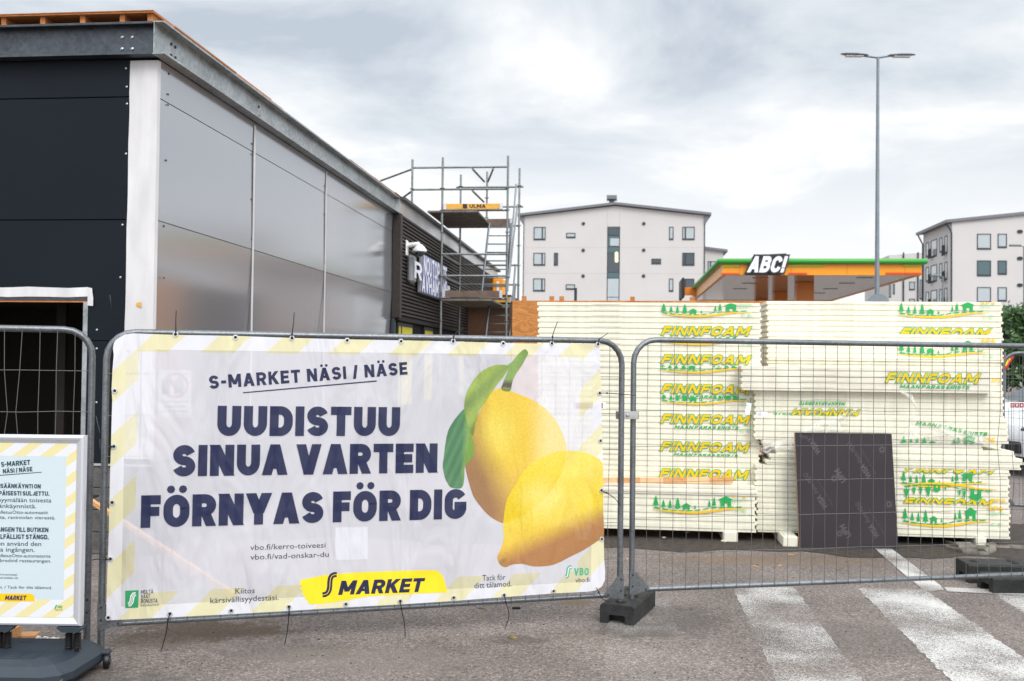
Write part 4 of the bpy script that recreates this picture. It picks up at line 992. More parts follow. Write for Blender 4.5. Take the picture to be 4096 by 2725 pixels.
def tree(label, loc, h, r, n, group, leafm='leaf', ls=.22, seed=1):
    rnd = random.Random(seed)
    t = thing('deciduous_tree', label, 'tree', loc, 0, group)
    b = MB(); b.tube([(0, 0, 0), (.05, 0, h * .3), (-.05, .1, h * .6), (0, 0, h * .9)], [.2, .15, .1, .03], 8)
    for k in range(7):
        a = k * 2.4; z0 = h * (.25 + .08 * k); b.tube([(0, 0, z0), (math.cos(a) * r * .4, math.sin(a) * r * .4, z0 + h * .12), (math.cos(a) * r * .75, math.sin(a) * r * .75, z0 + h * .2)], [.07, .045, .015], 5)
    b.build('trunk', MT['bark'], t, True, local=True)
    b = MB(); cl = []
    for k in range(60):
        a = rnd.uniform(0, 6.28); zz = rnd.uniform(.22, 1.0); rr = r * math.sqrt(rnd.random()) * (1.1 - abs(zz - .5) * 1.0); cl.append((math.cos(a) * rr, math.sin(a) * rr, h * zz, rnd.uniform(.35, .75) * r * .45))
    for k in range(n):
        cx, cy, cz, cr_ = rnd.choice(cl); d = Vector((rnd.gauss(0, 1), rnd.gauss(0, 1), rnd.gauss(0, 1))).normalized() * cr_ * rnd.random() ** .4
        p = Vector((cx, cy, cz)) + d; u = Vector((rnd.gauss(0, 1), rnd.gauss(0, 1), rnd.gauss(0, 1))).normalized(); v = u.orthogonal().normalized(); s = ls * rnd.uniform(.6, 1.3)
        b.poly([p - u * s, p + v * s * .5, p + u * s, p - v * s * .5])
    b.build('crown', MT[leafm], t, local=True)
    return t
p = at(4105, 1450, 55); tree('leafy green tree beyond the right end of the foam stacks', (p.x, 55, 0), 5.0, 2.6, 5000, None, seed=3)
# ------------------------------------------------------------------ stacks of foam board
MT['stamp'] = mat('grey_batch_stamp', (.64, .63, .53), .7)
def landscape(mb, P, u0, u1, v0, v1, off, clip=None, inv=False, up=1):
    """printed firs, houses and a yellow ribbon; y grows upward, 0..1 between v0 and v1"""
    def pp(pts, mi, o=0):
        q = []
        for x, y in pts:
            yy = v0 + (v1 - v0) * (1 - y if inv else y)
            if clip: yy = min(max(yy, clip[0]), clip[1])
            q.append(P.pt(u0 + (u1 - u0) * x, yy, off + o))
        if clip and max(a.z for a in q) - min(a.z for a in q) < 1e-4: return
        mb.mi = mi; mb.poly(q)
    def fir(x, y, h, w_):
        for i in range(3):
            b0 = y + h * (.12 + .24 * i); pp([(x - w_ * (1 - .26 * i), b0), (x + w_ * (1 - .26 * i), b0), (x, b0 + h * .42)], 0, .0002 * i)
        pp([(x - w_ * .12, y), (x + w_ * .12, y), (x + w_ * .12, y + h * .14), (x - w_ * .12, y + h * .14)], 0, .0007)
    def house(x, y, w_, h):
        pp([(x - w_ * .72, y + h * .58), (x + w_ * .72, y + h * .58), (x, y + h)], 0)
        pp([(x - w_ * .5, y), (x - w_ * .15, y), (x - w_ * .15, y + h * .58), (x - w_ * .5, y + h * .58)], 0, .0002)
        pp([(x + w_ * .18, y), (x + w_ * .5, y), (x + w_ * .5, y + h * .58), (x + w_ * .18, y + h * .58)], 0, .0002)
        pp([(x - w_ * .15, y + h * .3), (x + w_ * .18, y + h * .3), (x + w_ * .18, y + h * .58), (x - w_ * .15, y + h * .58)], 0, .0003)
    base = lambda x: .30 + .0 if False else .36 - .18 * math.sin(math.pi * min(1, x / .62)) + max(0, x - .55) * .25
    for x, h, w_ in ((.04, .55, .035), (.12, .42, .026), (.19, .5, .024), (.27, .62, .036), (.45, .22, .014), (.60, .36, .02), (.65, .48, .024)): fir(x, base(x), h, w_)
    house(.36, base(.36), .07, .34); house(.77, base(.77), .11, .55)
    for i in range(11):
        x = .03 + i * .085; pp([(x, base(x) - .03), (x + .062, base(x + .062) - .03), (x + .045, base(x + .06) - .10), (x - .02, base(x) - .09)], 0, .0009)
    n = 14
    rb = lambda x: .16 - .16 * math.sin(math.pi * min(1, x / .8)) + max(0, x - .5) * .30
    for i in range(n):
        x0, x1 = i / n, (i + 1) / n; th = lambda x: .012 + .10 * math.sin(math.pi * x) ** .8
        pp([(x0, rb(x0)), (x1, rb(x1)), (x1, rb(x1) + th(x1)), (x0, rb(x0) + th(x0))], 1, .0012)
def foam_pack(label, x0, x1, yt, yb, Y, nb, depth=.6, prints=(), dirty=False, group=None, shift=0, xref=None, loose=False, jit=.005):
    xref = xref or (2600 if x1 < 3060 else 3520)
    ref = at(xref, 1455, Y); ref.z = 0; P = Plane(ref, AX)
    uL, zt = P.px(x0, yt); uR, zb = P.px(x1, yb)
    zt = P.px((x0 + x1) / 2, yt)[1]; zb = P.px((x0 + x1) / 2, yb)[1]
    o = ref + AX * ((uL + uR) / 2); o.z = zb
    name = 'foam_board' if loose else 'foam_board_pack'
    t = thing(name, label, 'foam board' if loose else 'foam pack', o, -A6, group)
    h = (zt - zb) / nb; wd = (uR - uL) / 2
    for k in range(nb):
        j = random.uniform(-jit, jit); dx = random.uniform(-jit, jit) * 1.5; z = k * h; b = MB(); s_ = .015
        b.bbox(-wd + dx, j, z + h * .42, wd + dx - s_, depth + j, z + h - .0004, .0022)
        b.bbox(-wd + dx + s_, .008 + j, z + .0002, wd + dx, depth + j - .01, z + h * .42 - .0003, .0015)
        b.build('board', MT['foam_dirty'] if dirty else MT['foam'], t, local=True)
    cl = (zb + .002, zt - .002)
    if not loose and yt < 1900 and 'hidden' not in label and 'bottom' not in label:
        rs = random.Random(int(yt))
        for k in range(nb):
            mb = MB(); z = zb + (k + .70) * h; u = uL + (uR - uL) * .245
            for i in range(18):
                ww = rs.uniform(.006, .022); mb.poly([P.pt(u, z - .004, .0085), P.pt(u + ww, z - .004, .0085), P.pt(u + ww, z + rs.uniform(.001, .004), .0085), P.pt(u, z + .003, .0085)]); u += ww + .004
            mb.build('batch_lettering', MT['stamp'], t)
    for pr in prints:
        kd = pr[0]; off = .009
        mb = MB()
        if kd == 'name':
            _, a, b_, y0, y1 = pr[:5]; flip = len(pr) > 5
            p0, p1 = P.px(a, y1), P.px(b_, y1); hgt = P.px(a, y0)[1] - p0[1]; p1 = (p1[0], p0[1])
            if flip:
                p0, p1 = (p1[0], p0[1] + hgt), (p0[0], p0[1] + hgt)
            mb.mi = 0; letter(mb, P, 'FINNFOAM', p0, p1, hgt, .245, .07, off, .42, 1.5, .26, clip=cl)
            mb.mi = 1; letter(mb, P, 'FINNFOAM', p0, p1, hgt, .245, .0, off + .0015, .42, 1.5, .26, clip=cl)
        elif kd == 'slogan':
            _, a, b_, y0, y1 = pr[:5]; p0, p1 = P.px(a, y1), P.px(b_, y1); hgt = P.px(a, y0)[1] - p0[1]; p1 = (p1[0], p0[1])
            if len(pr) > 5 and pr[5] == 'flip': p0, p1 = (p1[0], p0[1] + hgt), (p0[0], p0[1] + hgt)
            wp = None
            if len(pr) > 5 and pr[5] == 'wave': uu0, uu1 = p0[0], p1[0]; wp = lambda u, v: (u, v - .10 * (u - uu0) / (uu1 - uu0) + .012 * math.sin((u - uu0) * 9))
            mb.mi = 0; letter(mb, P, 'MAAN PARAS ERISTE', p0, p1, hgt, .24, 0, off, .35, 1.3, .16, clip=cl, warp=wp)
        elif kd in ('land', 'dnal'):
            _, a, b_, y0, y1 = pr[:5]; p0, p1 = P.px(a, y1), P.px(b_, y0)
            landscape(mb, P, p0[0], p1[0], p0[1], p1[1], off + (.004 if kd == 'dnal' else 0), cl, kd == 'dnal')
        elif kd == 'xps':
            _, a, b_, y0, y1 = pr[:5]; p0, p1 = P.px(a, y1), P.px(b_, y1); mb.mi = 1; letter(mb, P, 'XPS', p0, (p1[0], p0[1]), P.px(a, y0)[1] - p0[1], .22, 0, off + .004, 0, 1.2, .2, clip=cl)
        elif kd == 'fine' and pr[5] == 'C E':
            _, a, b_, y0, y1, tx = pr; p0, p1 = P.px(a, y1), P.px(b_, y1); hh = P.px(a, y0)[1] - p0[1]; wq = (p1[0] - p0[0]) * .36
            for ch_, uu in (('C', p0[0]), ('E', p1[0] - wq)):
                mq = MB(); letter(mq, P, ch_, (uu, p0[1]), (uu + wq, p0[1]), hh, .14, 0, off + .003); mq.build('printed_letter', MT['pgreen_pale'], t)
        elif kd == 'fine':
            _, a, b_, y0, y1, tx = pr; p0, p1 = P.px(a, y1), P.px(b_, y1); mb.mi = 2; small_text(mb, P, tx, p0, (p1[0], p0[1]), P.px(a, y0)[1] - p0[1], off + .003, .01)
        if mb.v: mb.build({'name': 'printed_name', 'slogan': 'printed_slogan', 'land': 'printed_landscape', 'dnal': 'printed_landscape', 'xps': 'printed_letters', 'fine': 'printed_lettering'}[kd], [MT['pgreen'], MT['pyellow'], MT['pgreen_pale']], t)
    return t, P
GL = 'foam packs in the left stack'; GR = 'foam packs in the back right stack'; GF = 'foam packs in the front right stack'
def nm(y, x0=2644, x1=2990): return ('name', x0, x1, y, y + 36)
def sl(y, x0=2700, x1=2955): return ('slogan', x0, x1, y, y + 14)
def ce(x, y): return ('fine', x, x + 42, y, y + 12, 'C E')
YL = 10.72
foam_pack('topmost cream foam pack of the left stack, printed with green firs', 2151, 3046, 1211, 1345, YL, 6, prints=[('land', 2640, 3010, 1205, 1268), ('fine', 2953, 3008, 1215, 1222, 'Suulakepuristettu'), ('fine', 2953, 2994, 1224, 1231, 'polystyreeni'), nm(1305), ce(2965, 1255)], group=GL)
foam_pack('second cream foam pack from the top of the left stack', 2150, 3045, 1345, 1459, YL, 5, prints=[('land', 2640, 3010, 1318, 1380), nm(1418), ce(2965, 1370)], group=GL)
foam_pack('third cream foam pack from the top of the left stack', 2150, 3043, 1459, 1577, YL, 5, prints=[('land', 2635, 3005, 1428, 1492), nm(1536)], group=GL)
foam_pack('fourth foam pack down the left stack, slogan above clipped firs', 2149, 3042, 1577, 1699, YL, 5, prints=[sl(1577), ('land', 2640, 3010, 1560, 1617), nm(1656, 2642, 2988), ce(2962, 1607)], group=GL)
foam_pack('fifth foam pack down the left stack, name and slogan on it', 2148, 3042, 1699, 1809, YL, 5, prints=[nm(1658, 2642, 2988), sl(1700, 2697, 2952), nm(1766, 2640, 2985), ce(2960, 1716)], group=GL)
foam_pack('sixth foam pack down the left stack, just above the timber batten', 2147, 3040, 1809, 1935, YL, 6, prints=[sl(1808, 2694, 2950), nm(1874, 2636, 2982), nm(1766, 2640, 2985)], group=GL)
foam_pack('lowest foam pack of the left stack, green firs below weathered edges', 2130, 3025, 1975, 2119, 10.5, 5, .8, prints=[('land', 2608, 2992, 1980, 2050), ('xps', 2928, 2985, 1970, 1990), ('fine', 2928, 2990, 1994, 2000, 'Suulakepuristettu'), ('fine', 2928, 2970, 2002, 2008, 'polystyreeni'), ce(2942, 2036)], group=GL)
foam_pack('weathered foam board under the timber batten on the left stack', 2128, 3030, 1936, 1956, 10.5, 1, .8, dirty=True, loose=True)
foam_pack('stained foam board second below the timber batten', 2130, 3034, 1956, 1975, 10.48, 1, .8, dirty=True, loose=True)
foam_pack('topmost foam pack of the back right stack, firs along its top', 3068, 4012, 1207, 1337, 10.96, 6, prints=[('land', 3590, 3955, 1203, 1272), ('xps', 3920, 3978, 1205, 1218), ('fine', 3920, 3978, 1221, 1226, 'Suulakepuristettu'), ('fine', 3920, 3962, 1228, 1233, 'polystyreeni'), ('name', 3600, 3950, 1313, 1350), ce(3930, 1262)], group=GR)
foam_pack('second foam pack of the back right stack, firs half behind the rail', 3066, 4014, 1337, 1445, 10.94, 5, prints=[('land', 3590, 3955, 1360, 1430), ('xps', 3922, 3980, 1355, 1372), ce(3932, 1420)], group=GR)
foam_pack('third foam pack of the back right stack, mostly hidden by the shifted pack', 3068, 4012, 1445, 1570, 10.96, 5, prints=[('xps', 3965, 4000, 1515, 1530)], group=GR)
foam_pack('hidden lower foam pack of the back right stack', 3070, 4010, 1570, 1800, 10.97, 10, group=GR)
foam_pack('bottom foam pack of the back right stack', 3070, 4010, 1800, 2125, 10.97, 13, group=GR)
foam_pack('foam pack shifted to the left on top of the front right stack', 2966, 3968, 1470, 1568, 10.27, 4, .62, prints=[('name', 3540, 3905, 1492, 1530), ('slogan', 3597, 3875, 1539, 1553)], dirty=True, group=GF)
foam_pack('foam pack with its printed name upside down, front right stack', 3020, 4020, 1568, 1668, 10.36, 4, .55, prints=[('name', 3180, 3440, 1634, 1668, 'flip'), ('slogan', 3200, 3382, 1605, 1619, 'flip'), ('slogan', 3095, 3380, 1652, 1662, 'flip')], group=GF)
foam_pack('foam pack with a wavy slogan, behind the top of the dark board', 3016, 4036, 1668, 1768, 10.35, 4, .55, prints=[('slogan', 3662, 3945, 1686, 1700, 'wave'), ('land', 3600, 3960, 1742, 1790), ('xps', 3935, 3978, 1750, 1772)], group=GF)
foam_pack('short loose foam board sticking out left beside the dark board', 3045, 3930, 1768, 1796, 10.36, 1, .55, dirty=True, loose=True, group='loose boards in the front right stack')
foam_pack('loose foam board ending just left of the white car', 3100, 4062, 1796, 1826, 10.35, 1, .55, loose=True, group='loose boards in the front right stack')
foam_pack('longest loose foam board, reaching out towards the right edge', 3075, 4094, 1826, 1850, 10.34, 1, .55, loose=True, group='loose boards in the front right stack')
foam_pack('lowest of the loose foam boards above the green printed packs', 3060, 4084, 1850, 1870, 10.35, 1, .55, loose=True, group='loose boards in the front right stack')
foam_pack('foam pack with mirrored firs printed over yellow ribbons', 3020, 4040, 1870, 2010, 10.36, 6, .55, prints=[('name', 3612, 3960, 1850, 1888), ('land', 3600, 3950, 1885, 1948), ('dnal', 3610, 3990, 1935, 2000), ('name', 3615, 3960, 1990, 2024), ('xps', 3960, 4020, 1994, 2008)], group=GF)
foam_pack('lowest foam pack of the front right stack, firs printed on it', 3025, 4042, 2010, 2144, 10.36, 6, .55, prints=[('land', 3605, 3965, 2028, 2105), ('xps', 3952, 4010, 2024, 2044), ('fine', 3950, 4014, 2047, 2053, 'Suulakepuristettu'), ('fine', 3950, 3992, 2055, 2061, 'polystyreeni'), ce(3965, 2090)], group=GF)
def bearer(label, x0, x1, y0, y1, Y, depth):
    P = Plane((0, Y, 0), AX); p = at((x0 + x1) / 2, y1, Y); q = at(x0, y0, Y); r_ = at(x1, y0, Y); p.z = 0
    t = thing('foam_bearer', label, 'foam block', p, -A6, 'foam bearers under the stacks')
    hw = (r_.x - q.x) / 2; zz = min(q.z, .104); b = MB(); b.bbox(-hw, 0, 0, hw, depth, zz, .006); b.build('block', MT['foam'], t, local=True)
    b = MB(); b.bbox(-hw * .7, .02, zz, hw * .7, depth - .02, zz + .006, .001); b.build('shim', MT['foam_dirty'], t, local=True)
bearer('foam bearer under the right end of the left stack', 2893, 2951, 2112, 2144, 10.38, .7)
bearer('foam bearer sticking out left of the dark board', 3133, 3192, 2136, 2170, 10.14, .8)
bearer('foam bearer under the far right end of the front right stack', 3905, 3945, 2150, 2178, 10.22, .7)
bearer('foam bearer deep under the left stack behind the banner', 2300, 2360, 2112, 2144, 10.38, .7)
# timber batten lying on the left stack's ledge
p0, p1 = at(2100, 1913, 10.58), at(2932, 1911, 10.50)
tbm = thing('timber_batten', 'long finger-jointed timber batten lying on the left foam stack', 'timber', p0)
b = MB(); d = (p1 - p0); n = 9
for i in range(n):
    a0 = d * (i / n); a1 = d * ((i + .996) / n); b.mi = i % 2
    zb = 0.0
    b.add([a0 + Vector((0, y, z)) for z in (-.060, .0) for y in (0, .045)] + [a1 + Vector((0, y, z)) for z in (-.060, .0) for y in (0, .045)], [(0, 1, 3, 2), (4, 6, 7, 5), (0, 4, 5, 1), (2, 3, 7, 6), (0, 2, 6, 4), (1, 5, 7, 3)])
b.build('batten', [MT['timber'], mat('pale_timber', C('e6bd90'), .7, var=.1)], tbm, local=True)
# dark film-faced plywood board leaning on the front right stack
bl, br = onz(3199, 2192), onz(3594, 2199); dirx = (br - bl).normalized(); wdt = (br - bl).length
tl = at(3165, 1730, 10.31); up = (tl - bl); up = (up - dirx * up.dot(dirx)); hgt = up.length
db = thing('plywood_board', 'dark film-faced plywood board leaning against the foam stack', 'board', bl)
PB = Plane(bl, dirx, up)
b = MB(); b.prism([PB.pt(0, 0), PB.pt(wdt, 0), PB.pt(wdt, hgt), PB.pt(0, hgt)], -PB.n * .018); b.build('sheet', MT['film_ply'], db)
b = MB(); b.prism([PB.pt(-.006, 0, -.002), PB.pt(-.0005, 0, -.002), PB.pt(-.0005, hgt, -.002), PB.pt(-.006, hgt, -.002)], -PB.n * .015); b.build('edge', MT['plyedge'], db)
def bpx(x, y): return PB.px(3000 + x / 2.15, 1650 + y / 2.15)
def brand(x0, y0, x1, y1, h, txt, th=False):
    b = MB(); small_text(b, PB, txt, bpx(x0, y0), bpx(x1, y1), h, .001, .0 if th else .03)
    b.build('printed_mark', MT['film_print'], db)
for dx, dy in ((0, 0), (60, 470), (435, 205), (505, 720)):
    k = [(612 + dx, 345 + dy), (545 + dx, 235 + dy)]
    if dy < 700: pass
    brand(k[0][0] , k[0][1], k[1][0], k[1][1], .055, 'WISA')
    brand(k[1][0] - 8, k[1][1] - 12, k[1][0] - 115, k[1][1] - 190 if dy else k[1][1] - 55, .05, '-Form MDO' if dy else '-Form', True)
    if dy: brand(k[0][0] + 40, k[0][1] - 20, k[0][0] - 90, k[0][1] - 240, .016, 'Reverse - Do not use this side', True)
for cx, cy in ((760, 560), (805, 1035)):
    brand(cx + 70, cy + 25, cx + 5, cy - 80, .06, 'UPM')
    b = MB()
    for k in range(9):
        a = k * .7; q0 = bpx(cx - 35 + 38 * math.cos(a), cy + 8 + 40 * math.sin(a)); q1 = bpx(cx - 35 + 12 * math.cos(a + .5), cy + 8 + 12 * math.sin(a + .5)); q2 = bpx(cx - 35 + 14 * math.cos(a - .5), cy + 8 + 14 * math.sin(a - .5))
        b.poly([PB.pt(*q0, .001 + k * .0001), PB.pt(*q1, .001 + k * .0001), PB.pt(*q2, .001 + k * .0001)])
    b.build('printed_crest', MT['film_print'], db)
for cx, cy in ((1135, 320), (1195, 790)):
    b = MB()
    for k in range(9):
        a = k * .7; q0 = bpx(cx + 40 * math.cos(a), cy + 45 * math.sin(a)); q1 = bpx(cx + 12 * math.cos(a + .5), cy + 12 * math.sin(a + .5)); q2 = bpx(cx + 14 * math.cos(a - .5), cy + 14 * math.sin(a - .5))
        b.poly([PB.pt(*q0, .001 + k * .0001), PB.pt(*q1, .001 + k * .0001), PB.pt(*q2, .001 + k * .0001)])
    b.build('printed_crest', MT['film_print'], db)
# torn wrapping film
def film(label, pts, Y, parent_rot=0):
    q = [at(x, y, Y + dy) for x, y, dy in pts]; t = thing('wrapping_film', label, 'plastic film', q[0], 0, 'torn wrapping film on the stacks')
    return t, q
gl = bpy.data.materials.new('clear_wrapping_film'); gl.use_nodes = True; nt = gl.node_tree; bb_ = nt.nodes['Principled BSDF']; bb_.inputs['Base Color'].default_value = (.85, .84, .78, 1); bb_.inputs['Roughness'].default_value = .18
tr = N('ShaderNodeBsdfTransparent'); tx_ = N('ShaderNodeTexCoord'); nz = N('ShaderNodeTexNoise'); nz.inputs['Scale'].default_value = 9; nz.inputs['Distortion'].default_value = 2; L(tx_.outputs['Object'], nz.inputs['Vector'])
mr_ = N('ShaderNodeMapRange'); L(nz.outputs[0], mr_.inputs[0]); mr_.inputs[1].default_value = .4; mr_.inputs[2].default_value = .7; mr_.inputs[3].default_value = .12; mr_.inputs[4].default_value = .5
mxs = N('ShaderNodeMixShader'); L(mr_.outputs[0], mxs.inputs[0]); L(tr.outputs[0], mxs.inputs[1]); L(bb_.outputs[0], mxs.inputs[2]); L(mxs.outputs[0], nt.nodes['Material Output'].inputs[0]); MT['film'] = gl
for label, pts in (('torn clear film hanging over the top of the dark board', [(3195, 1730), (3290, 1680), (3390, 1650), (3430, 1640), (3360, 1690), (3370, 1728)]),
                   ('torn clear film bunched below the wavy slogan', [(3600, 1760), (3640, 1700), (3720, 1685), (3830, 1720), (3960, 1730), (3985, 1790), (3860, 1770), (3700, 1762)]),
                   ('clear film scrap hanging from the shifted pack', [(3600, 1560), (3650, 1580), (3670, 1630), (3662, 1640), (3640, 1600), (3605, 1572)]),
                   ('crumpled film at the left edge of the dark board', [(3040, 1795), (3110, 1765), (3165, 1750), (3168, 1800), (3120, 1810), (3060, 1815)])):
    Yf = 10.19 if 'shifted' in label else 10.25 if 'bunched' in label else 10.29
    q = [at(x, y, Yf - .02 + .03 * math.sin(i * 2.1)) for i, (x, y) in enumerate(pts)]
    c = sum(q, Vector()) / len(q) + Vector((0, -.03, 0)); t = thing('wrapping_film', label, 'plastic film', q[0])
    b = MB()
    for i in range(len(q)): b.poly([q[i], q[(i + 1) % len(q)], c])
    b.build('sheet', MT['film'], t, smooth='all')
# folded plastic strip on the ground
pts = [(3782, 2165), (3830, 2185), (3900, 2190), (3990, 2185), (4060, 2190), (4150, 2200)]
t = thing('plastic_strip', 'grey folded plastic strip lying in front of the right foam stack', 'plastic strip', onz(3900, 2200))
b = MB()
def strip(lst, z, w_, m=None):
    q = [onz(x, y, z) for x, y in lst]
    for i in range(len(q) - 1):
        a, c = q[i], q[i + 1]; d = Vector((0, w_, 0)); h_ = .014 * (1 + math.sin(i * 2.3))
        b.add([a, c, c + d + Vector((0, 0, h_)), a + d + Vector((0, 0, h_ * .8)), a + Vector((0, 0, -.03)), c + Vector((0, 0, -.03))], [(0, 1, 2, 3), (4, 5, 1, 0)])
strip([(3780, 2165), (3835, 2182), (3900, 2185), (3960, 2190), (3990, 2180)], .035, .10); strip([(3785, 2185), (3850, 2203), (3920, 2212), (3950, 2210), (3985, 2195)], .03, .07); strip([(3960, 2186), (4040, 2188), (4110, 2196), (4200, 2204)], .015, .05)
b.build('folds', MT['greyplastic'], t, smooth='all')

# ------------------------------------------------------------------ mobile fence panels
HF = 1.82
def fence_line(xl, hl, xr, hr): return FPX * HF / hl, FPX * HF / hr
z1, z2 = FPX * HF / 1164, FPX * HF / 1008
B0 = at(425, 1500, z1); B0.z = 0; B1 = at(2487, 1500, z2); B1.z = 0
R0 = at(2534, 1500, 7.276); R0.z = 0; R1d = (at(4096, 1500, 7.97) - at(2534, 1500, 7.276)); R1d.z = 0; R1 = R0 + R1d.normalized() * 3.46
bd = (B1 - B0).normalized()
L1 = at(368, 1500, 6.36); L1.z = 0; L0 = L1 - bd * 3.46
def fence_panel(label, P0, P1, zb, nv=34, kinks=(), open_bottom=False, group='mobile mesh fence panels', bent=()):
    d = (P1 - P0); Lg = d.length; rz = math.atan2(d.y, d.x)
    t = thing('mobile_fence', label, 'fence', P0, rz, group)
    zt = zb + HF; r = .021; rc = .17
    path = [(0, 0, .0), (0, 0, zt - rc)] + [(rc - rc * math.cos(R(a)), 0, zt - rc + rc * math.sin(R(a))) for a in (18, 36, 54, 72, 90)] + \
           [(Lg - rc + rc * math.sin(R(a)), 0, zt - rc + rc * math.cos(R(a))) for a in (0, 18, 36, 54, 72, 90)] + [(Lg, 0, .0)]
    b = MB(); b.tube(path, r, 12); fo = b.build('frame', MT['rail'], t, True, local=True)
    MB().tube([(r, 0, zb), (Lg - r, 0, zb)], .019, 12).build('bottom_rail', MT['rail'], t, True, local=True)
    rnd = random.Random(int(Lg * 1000) + nv); b = MB(); wr = .0021; yw = -.021
    for i in range(1, nv):
        x = Lg * i / nv
        ztop = zt + .004 if rc < x < Lg - rc else zt - rc + math.sqrt(max(0, rc * rc - (rc - min(x, Lg - x)) ** 2))
        p = []
        for k in range(8):
            z = zb - .02 + (ztop - zb + .02) * k / 7; dx = rnd.uniform(-.004, .004)
            for (bi, z0, am) in bent:
                if bi == i: dx += am * math.exp(-((z - z0) / .14) ** 2)
            p.append((x + dx, yw + rnd.uniform(-.003, .003), z))
        p[0] = (x, yw - .0, zb - .02); p[-1] = (x, yw, ztop)
        b.tube(p, wr, 5, False)
    for k in range(1, 7):
        z = zb + HF * k / 7 - .0; p = [(.0 + Lg * i / 17, yw + .004 * (1 if i % 2 else -1) * .3 + .003, z + rnd.uniform(-.003, .003)) for i in range(18)]; b.tube(p, wr, 5, False)
    b.build('wire_mesh', MT['wire'], t, True, local=True)
    for s_, x in ((1, 0), (-1, Lg)):
        b = MB(); pts = [(x + s_ * .01, -.024, zb - .03), (x + s_ * .13, -.024, zb - .0), (x + s_ * .12, -.024, zb + .025), (x + s_ * .03, -.024, zb + .13), (x - s_ * .022, -.024, zb + .14), (x - s_ * .022, -.024, zb - .03)]
        b.prism(pts, (0, .004, 0)); gs = b.build('gusset', MT['rail'], t, local=True)
        for xx, zz in ((.0, zb + .11), (.0, zb + .03), (.10, zb + .005)): MB().lathe([(.008, 0), (.008, .004)], (x + s_ * xx, -.0245, zz), (0, -1, 0), 8).build('rivet', MT['darkbolt'], gs, local=True)
    return t
fbp = fence_panel('galvanised mesh fence panel carrying the lemon banner', B0, B1, .186)
fence_panel('galvanised mesh fence panel standing in front of the foam stacks', R0, R1, .20, bent=((9, .55, .03), (13, .25, .035), (14, .75, .01), (17, .3, -.03), (30, 1.2, -.03), (31, .9, .03), (8, 1.25, -.015)))
fence_panel('galvanised mesh fence panel in front of the dark doorway', L0, L1, .20, bent=((30, 1.58, -.035), (29, 1.56, .03), (31, 1.9, .0)))
K0 = at(4012, 1500, 12.0); K0.z = 0; K1 = K0 + Vector((3.3, -1.1, 0)); fence_panel('farther mesh fence panel in front of the white cars', K0, K1, .2, nv=60)
# clamp joining the two panels
cm = (B1 + R0) / 2; cm.z = at(2510, 1662, 7.2).z
t = thing('fence_clamp', 'shiny steel clamp joining the banner panel to the next panel', 'clamp', cm, math.atan2(bd.y, bd.x))
b = MB(); b.bbox(-.072, -.034, -.028, .072, -.027, .028, .002); b.bbox(-.077, -.034, -.028, -.0725, .03, .028, .001); b.bbox(.0725, -.034, -.028, .077, .03, .028, .001); b.bbox(-.072, .024, -.028, .072, .030, .028, .002); b.build('plate', mat('bright_steel', (.62, .60, .57), .28, metal=.9, var=.2, vscale=20), t, local=True)
MB().lathe([(.013, 0), (.013, .010), (.008, .014)], (-.01, -.0345, 0), (0, -1, 0), 10).build('bolt', MT['bolt'], t, local=True)
# black base blocks
def base_block(label, o, rz, Lb=.62, Wb=.25, Hb=.135):
    t = thing('ballast_block', label, 'fence block', o, rz, 'black fence ballast blocks')
    b = MB(); w_ = Wb / 2; nt_ = .55 * w_
    prof = [(-w_, 0), (-w_ * .52, 0), (-w_ * .45, .062), (w_ * .45, .062), (w_ * .52, 0), (w_, 0), (w_, Hb - .015), (w_ - .015, Hb), (-w_ + .015, Hb), (-w_, Hb - .015)]
    n = len(prof); vs = [(x, y, z) for y in (0, Lb) for x, z in prof]
    quads = [(i, (i + 1) % n, n + (i + 1) % n, n + i) for i in range(n)]
    endf = [[0, 1, 2, 9], [2, 3, 6, 7, 8, 9], [3, 4, 5, 6]]
    b.add(vs, quads + [tuple(f) for f in endf] + [tuple(n + i for i in reversed(f)) for f in endf])
    b.build('block', MT['rubber'], t, local=True)
    MB().box(-w_ * .5, .09, .001, w_ * .5, Lb - .06, .061).build('tunnel_plug', MT['rubber'], t, local=True)  # plug added in the tunnel so no bright ground shows through
    for y in (.10, Lb * .5, Lb - .1):
        for x in ((-.045, .045) if y != .10 else (0,)):
            MB().bbox(x - (.035 if y == .10 else .026), y - .025, Hb - .0, x + (.035 if y == .10 else .026), y + .025, Hb + .004, .001).build('socket', MT['black'], t, local=True)
    return t
fb = onz(2394, 2494); fr_ = onz(2540, 2501); bk = onz(2621, 2426); dv = (bk - fr_); 
mid = (fb + fr_) / 2; rzb = math.atan2(dv.y, dv.x) - R(90)
base_block('black base block under the joint of the two front fence panels', mid, rzb)
base_block('rear one of the two overlapping black blocks at the lower right', onz(3848, 2318), rzb - R(72), .85, .30, .16)
base_block('front one of the two overlapping black blocks at the lower right', onz(3940, 2362), rzb - R(66), .85, .26, .13)
